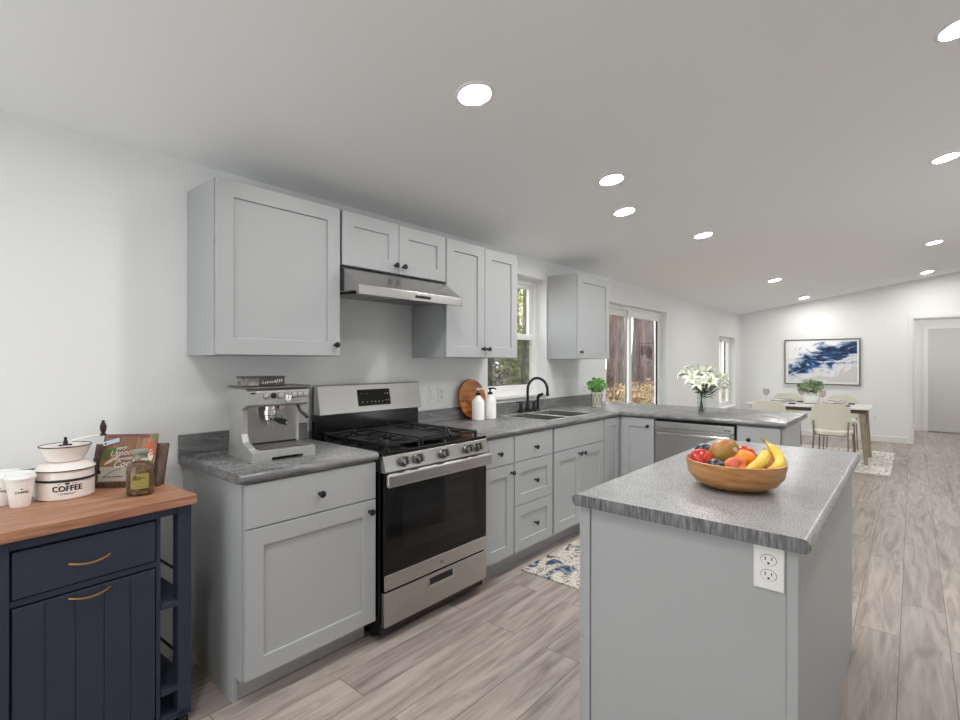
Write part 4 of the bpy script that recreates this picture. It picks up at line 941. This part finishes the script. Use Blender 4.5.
b = MB(Matrix.Translation((0, .04, 0))); b.tube([(.272, .02, .173), (.274, .012, .13), (.275, .01, .105)], [.0035, .0032, .003], 8); b.build('steam_wand', 'chrome', sw_, smooth=True)
bxo = thing('storage_box', 'small dark box with white scribbled lettering on top of the espresso machine', 'box', P(.968, .385, CT + Hm + .005), -.07)
M['boxdark'] = noisy('dark_speckled_print', [(.35, '26241f'), (.6, '4a4740')], (1, 1, 1), 60, 3, .6); M['boxside'] = noisy('grey_speckled_print', [(.4, '5d5b55'), (.6, '8a8880')], (1, 1, 1), 50, 3, .6)
b = MB(); b.box(0, .062, 0, .085, 0, .036); b.build('grey_end', 'boxside', bxo, bev=.0015); b = MB(); b.box(.062, .178, 0, .085, 0, .037); bb = b.build('dark_body', 'boxdark', bxo, bev=.0015)
b = MB(); b.box(-.003, .181, -.003, .088, .036, .042); b.build('lid', 'boxdark', bxo, bev=.002)
q = MB(); rg = random.Random(4)
for k in range(9):
    x = .078 + k * .0105; h_ = rg.uniform(.008, .017); z0_ = .008 + k * .0008; q.tube([(x, -.0005, z0_), (x + .004, -.0005, z0_ + h_)], .0011, 5)
    if k % 2: q.tube([(x, -.0005, z0_ + h_ * .5), (x + .009, -.0005, z0_ + h_ * .55)], .0009, 5)
q.build('lettering', 'white', bb, smooth=True)

# ================================================================== COUNTER ITEMS
bd = thing('cutting_board', 'round striped wooden board leaning on the backsplash behind white bottles', 'cutting board', P(2.825, .07, CT + .003)); bd.rotation_euler = (math.radians(-9), 0, 0)
Rb = .148
b = MB(); b.lathe([(Rb - .003, -.012), (Rb, -.009), (Rb, .009), (Rb - .004, .012)], (0, 0, Rb), '-y', 56); b.build('disc', 'board', bd, smooth=True)
b = MB(); b.ring(Rb - .0, .0035, (0, .002, Rb), 56, 6, axis='-y'); b.build('edge', 'boardrim', bd, smooth=True)
M['engrave'] = mat('pale_engraving', 'd9b384', .6)
q = MB(); text(q, 'EAT WELL', .048, lambda u, v: (u - .0, -.0126, Rb - .02 + v), bold=.001); q.build('lettering', 'engrave', bd, fix=False)
def soap(label, loc, rz, txt):
    t = thing('soap_bottle', label, 'soap bottle', loc, rz); t.scale = (1.15, 1.15, 1.12)
    b = MB(); b.lathe([(.037, 0), (.0405, .004), (.0405, .118), (.036, .13), (.018, .155), (.014, .158), (.014, .166)], (0, 0, 0), 'z', 32); b.build('bottle', 'ceramic', t, smooth=True)
    b = MB(); b.lathe([(.0165, .165), (.0165, .18), (.006, .182), (.005, .2)], (0, 0, 0), 'z', 20); b.build('collar', 'black', t, smooth=True)
    b = MB(); b.lathe([(.005, .195), (.011, .198), (.011, .21), (.004, .212)], (0, 0, 0), 'z', 16); b.tube([(0, 0, .205), (.0, -.03, .207), (.0, -.045, .200)], [.006, .005, .004], 10); b.build('pump', 'white' if txt == 'Soap' else 'black', t, smooth=True)
    f = wrap(.0405, .07, .55); q = MB(); text(q, txt, .02, lambda u, v: f(-v, u), bold=.0006); q.build('lettering', 'ink', t, fix=False); return t
soap('white soap bottle with a light pump, in front of the round board', P(2.780, .145, CT), .2, 'Soap')
soap('white soap bottle with a black pump, right one of the pair', P(2.912, .150, CT), .2, 'Lotion')
# potted herb
hb_ = thing('potted_herb', 'bright green herb in a small white pot with dark leaf strokes', 'potted plant', P(4.34, .285, CT)); hb_.scale = (.88, .88, .97)
M['pot'] = mat('warm_white_pot', 'd9d2c4', .45)
b = MB(); b.lathe([(.046, 0), (.05, .004), (.059, .14), (.060, .148), (.054, .148), (.052, .13), (.002, .128)], (0, 0, 0), 'z', 36); pt = b.build('pot', 'pot', hb_, smooth=True)
q = MB()
for k in range(9):
    a0 = 2 * PI * k / 9
    for sg in (-1, 1):
        q.tube([(math.sin(a0 + sg * .25 * math.sin(PI * j / 8)) * (.0503 + .0095 * j / 8), -math.cos(a0 + sg * .25 * math.sin(PI * j / 8)) * (.0503 + .0095 * j / 8), .012 + .12 * j / 8) for j in range(9)], .0022, 5)
q.build('leaf_stroke', 'gap', pt, smooth=True)
b = MB(); rg = random.Random(5)
for k in range(26):
    a = rg.uniform(0, 6.28); L = rg.uniform(.02, .085); b.tube([(0, 0, .12), (math.cos(a) * L * .6, math.sin(a) * L * .6, .17), (math.cos(a) * L, math.sin(a) * L, rg.uniform(.17, .27))], [.002, .0016, .001], 4)
b.build('stems', 'stem', hb_, smooth=True)
b = MB(); leaves(b, (0, 0, .215), (.105, .105, .075), 330, .022, rg); b.build('foliage', 'herb', hb_)
# vase of lilies
b = MB(); b.lathe([(.030, 0), (.033, .004), (.031, .06), (.034, .165), (.037, .178), (.034, .178), (.0315, .165), (.029, .06), (.028, .012), (.002, .010)], (0, 0, 0), 'z', 36); tag(b.build('glass_vase', 'clear', None, smooth=True, loc=P(4.40, 1.222, CT)), 'clear glass vase of white lilies on the peninsula', 'vase')
def lily(a, lean, h, bud, label, seed):
    rg = random.Random(seed); t = thing('lily_stem', label, 'flower', P(4.40, 1.222, CT + .012), a, 'lilies in the glass vase')
    hd = Vector((lean, 0, h)); b = MB(); b.tube([(-lean * .06 - .008, 0, .002), (.006, 0, .16), (lean * .55, 0, h * .75), tuple(hd)], [.0035, .0035, .003, .0028], 6); b.build('stem', 'stem', t, smooth=True)
    lf = MB()
    for k in range(11):
        f_ = rg.uniform(.55, 1.0); z = h * f_; xx = max(.006, lean * (f_ - .45) * 1.6); L = rg.uniform(.05, .085); ang = rg.uniform(0, 6.28); dr_ = Vector((math.cos(ang), math.sin(ang), rg.uniform(-.1, .6))).normalized(); sd_ = dr_.cross(Vector((0, 0, 1))).normalized() * .008
        p = Vector((xx, 0, z)); lf.add([p, p + dr_ * L * .45 + sd_, p + dr_ * L + Vector((0, 0, -.012)), p + dr_ * L * .45 - sd_], [(0, 1, 2, 3)])
    lf.build('leaves', 'sage', t, fix=False)
    ax = Vector((.75, rg.uniform(-.3, .3), .6)).normalized() if lean > .03 else Vector((rg.uniform(-.2, .2), -.75, .6)).normalized()
    q = ax.to_track_quat('Z', 'Y').to_matrix().to_4x4(); X = Matrix.Translation(hd) @ q
    if bud:
        b = MB(X); b.lathe([(.004, 0), (.009, .015), (.0105, .035), (.007, .06), (.002, .075)], (0, 0, 0), 'z', 10); b.build('bud', 'petalg', t, smooth=True); return t
    pm = MB(X)
    for k in range(6):
        ph = 2 * PI * k / 6; cs_, sn = math.cos(ph), math.sin(ph); wd = .017 if k % 2 else .013; rings = []
        prof = [(.004, 0, .3), (.012, .025, .7), (.028, .05, 1), (.052, .062, .9), (.074, .056, .5), (.086, .046, .06)]
        for r_, z_, w_ in prof:
            row = [(r_ * cs_ - s_ * wd * w_ * sn, r_ * sn + s_ * wd * w_ * cs_, z_ + abs(s_) * .006 * w_) for s_ in (-1, -.5, 0, .5, 1)]; rings.append(row)
        vs = [p for r_ in rings for p in r_]; fs = [(i * 5 + j, i * 5 + j + 1, i * 5 + j + 6, i * 5 + j + 5) for i in range(5) for j in range(4)]
        pm.add(vs, fs)
    pm.build('petals', 'petal', t, smooth=True, fix=False)
    b = MB(X)
    for k in range(6): a2 = k * PI / 3 + .5; b.tube([(0, 0, .02), (math.cos(a2) * .012, math.sin(a2) * .012, .06)], .0012, 5); b.ball((math.cos(a2) * .012, math.sin(a2) * .012, .061), (.002, .002, .004), 6, 4)
    b.build('stamens', 'petalg', t, smooth=True); return t
LL = 'white lily among the bouquet in the clear glass vase'; LB = 'unopened lily bud in the glass vase bouquet'
for i, (a, le, h) in enumerate([(-2.4, .10, .24), (-1.9, .05, .25), (-1.1, .12, .23), (-.4, .13, .28), (.3, .06, .31), (1.2, .10, .30), (2.1, .11, .30), (2.9, .12, .26), (-1.6, .13, .20), (-2.9, .15, .22), (-.8, .16, .25)]):
    lily(a, le, h, False, LL, 20 + i)
for i, (a, le, h) in enumerate([(-2.5, .15, .26), (-.6, .05, .34), (.8, .12, .32), (2.5, .13, .31), (-1.0, .15, .28)]):
    o = lily(a, le, h, True, LB, 50 + i); o['group'] = 'lily buds in the glass vase'

# ================================================================== FRUIT BOWL
FB = P(1.897, 2.098, CT); fa = .7128 - PI / 2         # bowl frame: x to the right, y away from the camera side
b = MB(); b.lathe([(.078, 0), (.098, .003), (.130, .020), (.150, .046), (.1565, .080), (.158, .093), (.1545, .095), (.150, .088), (.139, .056), (.124, .030), (.09, .013), (.002, .010)], (0, 0, 0), 'z', 64); bw = b.build('fruit_bowl', 'bowl', None, smooth=True, loc=FB); bw.rotation_euler = (0, 0, fa); tag(bw, 'round wooden bowl of fruit on the island', 'bowl')
Fm = Matrix.Translation(FB) @ Matrix.Rotation(fa, 4, 'Z')
def fpos(a, b_, c): return tuple(Fm @ Vector((a, b_, c)))
M['apple'] = noisy('red_apple_skin', [(.3, '8c1414'), (.5, 'c32a20'), (.7, 'd9663a')], (1, 1, .4), 22, 4, .3)
M['plum'] = noisy('dark_plum_skin', [(.35, '12131f'), (.6, '262a3d'), (.75, '4c5368')], (1, 1, 1), 14, 4, .35)
M['peach'] = noisy('peach_skin', [(.32, 'b3312b'), (.5, 'd86a43'), (.68, 'eaa35c')], (1, 1, 1), 16, 4, .5)
M['mango'] = noisy('mango_skin', [(.35, 'b5533a'), (.48, 'a8793c'), (.62, '8b8a3c'), (.75, 'b86a3f')], (1, 1, 1), 11, 4, .38)
M['orange'] = noisy('orange_peel', [(.3, 'e8820f'), (.7, 'f59a1f')], (1, 1, 1), 30, 3, .42, bump=.1, bdist=.003)
M['greenfruit'] = noisy('green_apple_skin', [(.3, '7fae35'), (.7, 'a9cf55')], (1, 1, 1), 18, 3, .35)
M['banana'] = noisy('banana_peel', [(.28, 'c99a2a'), (.45, 'e3bb3f'), (.7, 'ecc955')], (1, 1, 1), 20, 4, .45)
M['btip'] = mat('banana_stem', '8f8a3d', .6); M['bdark'] = mat('banana_blossom_end', '3a2c1c', .7)
def round_fruit(name, label, cat, pos, r, m, dimple=.25, tilt=(0, 0), stem=True):
    t = thing(name, label, cat, fpos(*pos), fa); t.rotation_euler = (tilt[0], tilt[1], fa)
    b = MB(); b.ball((0, 0, 0), r, 28, 20, f=lambda u: 1 - dimple * math.exp(-((1 - u.z) / .06)) - dimple * .5 * math.exp(-((1 + u.z) / .05)) ); b.build('flesh', m, t, smooth=True, ang=80)
    if not stem:
        o = t.children[0]; o.name = name; o.parent = None; o.location = t.location; o.rotation_euler = t.rotation_euler; tag(o, label, cat); bpy.data.objects.remove(t); return o
    if stem:
        q = MB(); q.tube([(0, 0, r * (1 - dimple) - .004), (.001, 0, r * .9), (.004, .001, r * 1.12)], [.0016, .0014, .002], 6); q.build('stem', 'bdark', t, smooth=True)
    return t
round_fruit('apple', 'bright red apple at the left rim of the fruit bowl', 'apple', (-.112, .012, .088), .041, 'apple', .18, (.5, -.5))
round_fruit('plum', 'dark plum at the front left of the fruit bowl', 'plum', (-.094, -.060, .074), .034, 'plum', .08, (.4, .3), False)
round_fruit('plum', 'dark plum at the back left, between the apple and the mango', 'plum', (-.075, .075, .106), .032, 'plum', .08, (.2, .1), False)
round_fruit('peach', 'red and yellow peach at the front centre of the bowl', 'peach', (-.040, -.080, .079), .038, 'peach', .34, (1.0, .3), False)
round_fruit('orange', 'whole orange in the middle of the fruit bowl', 'orange', (.025, -.012, .090), .040, 'orange', .04, (.3, .2), False)
round_fruit('green_apple', 'small green apple mostly hidden behind the orange', 'apple', (.030, .085, .106), .034, 'greenfruit', .22, (-.2, 0), True)
round_fruit('apple', 'red apple half hidden behind the bananas', 'apple', (.070, .070, .094), .038, 'apple', .2, (-.3, .3), False)
t = thing('mango', 'large green and red mango on top at the back of the bowl', 'mango', fpos(-.030, .025, .112), fa)
b = MB(Matrix.Rotation(-.75, 4, 'Y')); b.ball((0, 0, 0), (.056, .042, .045), 30, 20, f=lambda u: 1 - .08 * u.x * u.z + .04 * u.x); b.build('flesh', 'mango', t, smooth=True, ang=80)
q = MB(Matrix.Rotation(-.75, 4, 'Y') @ Matrix.Translation((.03, -.037, -.004)) @ Matrix.Rotation(.55, 4, 'Z') @ Matrix.Rotation(-.1, 4, 'X')); q.lathe([(.009, 0), (.009, .0012), (.001, .0016)], (0, 0, 0), '-y', 18); q.build('sticker', 'printgrey', t, smooth=True)
def banana(label, pts, rad, seed):
    t = thing('banana', label, 'banana', fpos(*pts[0]), 0)
    o0 = Vector(fpos(*pts[0])); n = 22; cv_ = []
    for k in range(n + 1):                       # quadratic through the three points
        u = k / n; a, c_, e_ = [Vector(p) for p in pts]; m_ = c_ * 2 - (a + e_) * .5
        cv_.append(Vector(fpos(*(a * (1 - u) ** 2 + m_ * 2 * u * (1 - u) + e_ * u * u))) - o0)
    rs = [rad * (.32 if k == 0 else min(1, .55 + .45 * min(k, (n - k) * 1.2) / 5)) for k in range(n + 1)]
    for k, f_ in zip(range(n - 2, n + 1), (.6, .38, .32)): rs[k] = rad * f_
    b = MB(); b.tube(cv_, rs, 7); b.build('peel', 'banana', t, smooth=True, ang=70)
    d_ = (cv_[-1] - cv_[-2]).normalized(); q = MB(); q.tube([cv_[-1] - d_ * .003, cv_[-1] + d_ * .022], [rad * .33, rad * .3], 8); q.build('stem', 'btip', t, smooth=True)
    d_ = (cv_[1] - cv_[0]).normalized(); q = MB(); q.tube([cv_[0] + d_ * .002, cv_[0] - d_ * .005], [rad * .33, rad * .2], 8); q.build('tip', 'bdark', t, smooth=True); return t
banana('left banana lying across the front of the bowl beside the orange', [(-.030, -.128, .078), (.040, -.092, .104), (.098, -.010, .124)], .0185, 1)
banana('right banana curving along the right rim of the bowl', [(.045, -.122, .083), (.112, -.075, .102), (.120, .020, .150)], .0175, 2)

# ================================================================== DINING AREA
tb = thing('dining_table', 'long dining table with pale top and splayed wooden legs by the far wall', 'dining table', P(8.55, 1.43, .009))
TL, TW = .72, .43                                  # half length (d) and half width (x)
b = MB(); b.box(-TW, TW, -TL, TL, .715, .741); b.build('tabletop', 'marble', tb, bev=.01, seg=3)
b = MB(); b.box(-TW + .05, TW - .05, -TL + .05, TL - .05, .665, .715); b.build('apron', 'darkedge', tb, bev=.004)
for sx in (-1, 1):
    for sy in (-1, 1):
        b = MB(); x1, y1 = sx * (TW - .10), sy * (TL - .09); x0, y0 = sx * (TW - .235 + .16), sy * (TL - .06 + .02)
        r0, r1 = .023, .034; b.loft([[(x0 - r0, y0 - r0, 0), (x0 + r0, y0 - r0, 0), (x0 + r0, y0 + r0, 0), (x0 - r0, y0 + r0, 0)], [(x1 - r1, y1 - r1, .70), (x1 + r1, y1 - r1, .70), (x1 + r1, y1 + r1, .70), (x1 - r1, y1 + r1, .70)]]); b.build('leg', 'tablewood', tb, bev=.006)
def dining_chair(label, x, d, rz):
    t = thing('dining_chair', label, 'chair', P(x, d, .009), rz, 'cream dining chairs around the table')
    # faces +x; origin on the floor under the seat centre
    b = MB(); rings = []
    for z_, g_ in ((.425, -.012), (.432, 0), (.462, .004), (.475, -.006), (.479, -.03)):
        rr = []
        for k in range(28):
            a = 2 * PI * k / 28; c_, s_ = math.cos(a), math.sin(a); sp_ = lambda q_: math.copysign(abs(q_) ** .45, q_); rr.append((sp_(c_) * (.215 + g_), sp_(s_) * (.225 + g_), z_))
        rings.append(rr)
    b.loft(rings); b.build('seat', 'cream', t, smooth=True)
    b = MB(); nu, nv = 16, 10; th = .022; fr_ = []; bk = []
    for j in range(nv + 1):
        v = j / nv
        for i in range(nu + 1):
            u = -1 + 2 * i / nu; cr_ = (1 - abs(u) ** 5 * .22); z = .49 + (.335 * cr_) * v + .012 * (1 - v) * abs(u); y = u * .25 * (1 - .06 * v * v); x_ = -.235 - .05 * v + .075 * u * u
            fr_.append((x_ + th, y * .985, z)); bk.append((x_, y, z))
    n1 = len(fr_); W_ = nu + 1; fs = []
    for j in range(nv):
        for i in range(nu):
            a = j * W_ + i; fs.append((a, a + 1, a + W_ + 1, a + W_)); fs.append((n1 + a, n1 + a + W_, n1 + a + W_ + 1, n1 + a + 1))
    edge = [i for i in range(W_)] + [j * W_ + nu for j in range(1, nv + 1)] + [nv * W_ + i for i in range(nu - 1, -1, -1)] + [j * W_ for j in range(nv - 1, 0, -1)]
    for k in range(len(edge)): a, c_ = edge[k], edge[(k + 1) % len(edge)]; fs.append((a, n1 + a, n1 + c_, c_))
    b.add(fr_ + bk, fs); b.build('backrest', 'cream', t, smooth=True, ang=60)
    for sy in (-1, 1):
        b = MB(); b.tube([(.20, sy * .225, 0), (.185, sy * .205, .43)], [.009, .011], 8); b.build('leg', 'chairmetal', t, smooth=True)
        b = MB(); b.tube([(-.24, sy * .225, 0), (-.205, sy * .205, .42), (-.20, sy * .215, .60)], [.009, .011, .009], 8); b.build('leg', 'chairmetal', t, smooth=True)
    b = MB(); b.tube([(-.2, -.2, .42), (.185, -.2, .42), (.185, .2, .42), (-.2, .2, .42), (-.2, -.2, .42)], .008, 8); b.build('seat_frame', 'chairmetal', t, smooth=True)
    return t
ch = dining_chair('cream dining chair seen from behind, right one on the near side of the table', 7.78, 1.80, -.06)
ch.scale = (.95, .86, 1)
dup(ch, P(7.79, 1.10, .009), .0, 'cream dining chair partly behind the peninsula, left one on the near side')
dup(ch, P(9.22, 1.745, .009), PI, 'cream dining chair on the far side of the table below the painting right half')
dup(ch, P(9.22, 1.02, .009), PI, 'cream dining chair on the far side of the table, left one near the window')
TZ = .75
M['dashed'] = mat('black_rim_pattern', '1c1a19', .5); M['napkin'] = noisy('dark_grey_napkin', [(.4, '2a2a2c'), (.6, '47474a')], (1, 1, 1), 30, 3, .9)
def place(x, d, i):
    w = ['near left seat', 'near right seat', 'far right seat', 'far left seat'][i]
    t = thing('dinner_plate', 'white plate with black dashed rim at the %s of the dining table' % w, 'plate', P(x, d, TZ))
    b = MB(); b.lathe([(.07, 0), (.085, .004), (.13, .016), (.132, .018), (.128, .018), (.085, .008), (.002, .007)], (0, 0, 0), 'z', 36); b.build('dish', 'ceramic', t, smooth=True)
    q = MB()
    for k in range(24):
        a = 2 * PI * k / 24; q.box(-.001, .001, 0, 0, 0, 0) if False else q.tube([(math.cos(a) * .112, math.sin(a) * .112, .0145), (math.cos(a + .15) * .122, math.sin(a + .15) * .122, .0168)], .003, 5)
    q.build('rim_pattern', 'dashed', t)
    o = thing('salad_bowl', 'small white bowl with dark band stacked on the plate at the %s' % w, 'bowl', P(x, d, TZ + .008))
    b = MB(); b.lathe([(.035, 0), (.05, .004), (.078, .035), (.08, .04), (.076, .04), (.05, .01), (.002, .008)], (0, 0, 0), 'z', 30); b.build('bowl_shell', 'ceramic', o, smooth=True)
    q = MB(); q.ring(.0765, .004, (0, 0, .033), 30, 6); q.build('band', 'dashed', o, smooth=True)
    n_ = thing('napkin', 'dark folded napkin beside the plate at the %s' % w, 'napkin', P(x, d + .19, TZ)); q = MB(); q.box(-.08, .08, -.04, .04, 0, .006); q.box(-.075, .078, -.036, .036, .006, .012); q.build('cloth', 'napkin', n_, bev=.003)
place(8.32, 1.07, 0); place(8.32, 1.70, 1); place(8.80, 1.72, 2); place(8.80, 1.10, 3)
def glass(x, d, label):
    t = thing('wine_glass', label, 'wine glass', P(x, d, TZ), 0, 'smoky wine glasses on the dining table')
    b = MB(); b.lathe([(.034, 0), (.034, .002), (.006, .005), (.004, .01), (.004, .085), (.012, .095), (.036, .115), (.044, .145), (.043, .175), (.038, .195), (.0365, .195), (.0415, .175), (.0425, .145), (.0345, .117), (.01, .098), (.001, .096)], (0, 0, 0), 'z', 28); b.build('goblet', 'pink', t, smooth=True); return t
g1 = glass(8.50, .90, 'smoky wine glass at the left end of the dining table')
dup(g1, P(8.52, 1.60, TZ), label='smoky wine glass just right of the white vase on the dining table')
dup(g1, P(9.0, 1.28, TZ), label='smoky wine glass on the far edge of the dining table behind the vase')
vs_ = thing('potted_plant', 'leafy green plant in a round white vase at the centre of the dining table', 'potted plant', P(8.55, 1.46, TZ))
b = MB(); b.lathe([(.055, 0), (.085, .01), (.108, .06), (.105, .105), (.075, .148), (.05, .162), (.046, .158), (.066, .14), (.09, .1), (.002, .09)], (0, 0, 0), 'z', 36); b.build('vase', 'ceramic', vs_, smooth=True)
b = MB(); rg = random.Random(9)
for k in range(16):
    a = rg.uniform(0, 6.28); L = rg.uniform(.05, .17); b.tube([(0, 0, .10), (math.cos(a) * .03, math.sin(a) * .03, .18), (math.cos(a) * L, math.sin(a) * L, rg.uniform(.2, .34))], [.003, .0025, .0015], 5)
b.build('stems', 'stem', vs_, smooth=True)
b = MB(); leaves(b, (0, 0, .24), (.19, .19, .10), 170, .04, rg); b.build('foliage', 'sage', vs_)
# framed abstract painting
pt_ = thing('framed_painting', 'framed abstract painting in navy, white and grey on the far wall', 'painting', P(XF, 1.315, 1.35), -PI / 2)
pw, ph_ = .565, .408
b = MB()
for q in ((-pw, -pw + .012, -ph_, ph_), (pw - .012, pw, -ph_, ph_), (-pw + .012, pw - .012, -ph_, -ph_ + .012), (-pw + .012, pw - .012, ph_ - .012, ph_)): b.box(q[0], q[1], -.002, -.035, q[2], q[3])
b.build('frame', 'gap', pt_, bev=.002)
MB().box(-pw + .010, pw - .010, -.002, -.02, -ph_ + .010, ph_ - .010).build('mat_board', 'white', pt_)
def art():
    m = mat('abstract_canvas', 'e8e9ec', .6); t = NT(m)
    mp = t.coord((1.0, 1, 2.6), (0, .42, 0)); n0 = t.n('ShaderNodeTexNoise', Scale=1.7, Detail=7.0, Roughness=.6, Distortion=2.2); t.link(mp, 0, n0, 'Vector')
    tc = t.n('ShaderNodeTexCoord'); sx = t.n('ShaderNodeSeparateXYZ'); t.link(tc, 3, sx, 0)
    # band: distance from a rising diagonal, warped by the noise
    ma = t.n('ShaderNodeMath', operation='MULTIPLY_ADD'); t.link(sx, 0, ma, 0); ma.inputs[1].default_value = -.42; t.link(sx, 2, ma, 2)
    mb_ = t.n('ShaderNodeMath', operation='MULTIPLY_ADD'); t.link(n0, 0, mb_, 0); mb_.inputs[1].default_value = 1.1; t.link(ma, 0, mb_, 2)
    r = t.ramp(mb_, 0, [(.26, 'd5d3d3'), (.36, 'f0f0f1'), (.46, 'c3cedd'), (.51, '3f6ea6'), (.57, '1b3560'), (.62, '0c1526'), (.68, '24487c'), (.76, 'a9bdd6'), (.84, 'f4f5f7')])
    t.link(r, 0, t.b, 'Base Color'); return m
M['art'] = art()
MB().box(-pw + .06, pw - .045, -.0195, -.022, -ph_ + .055, ph_ - .05).build('canvas', 'art', pt_)
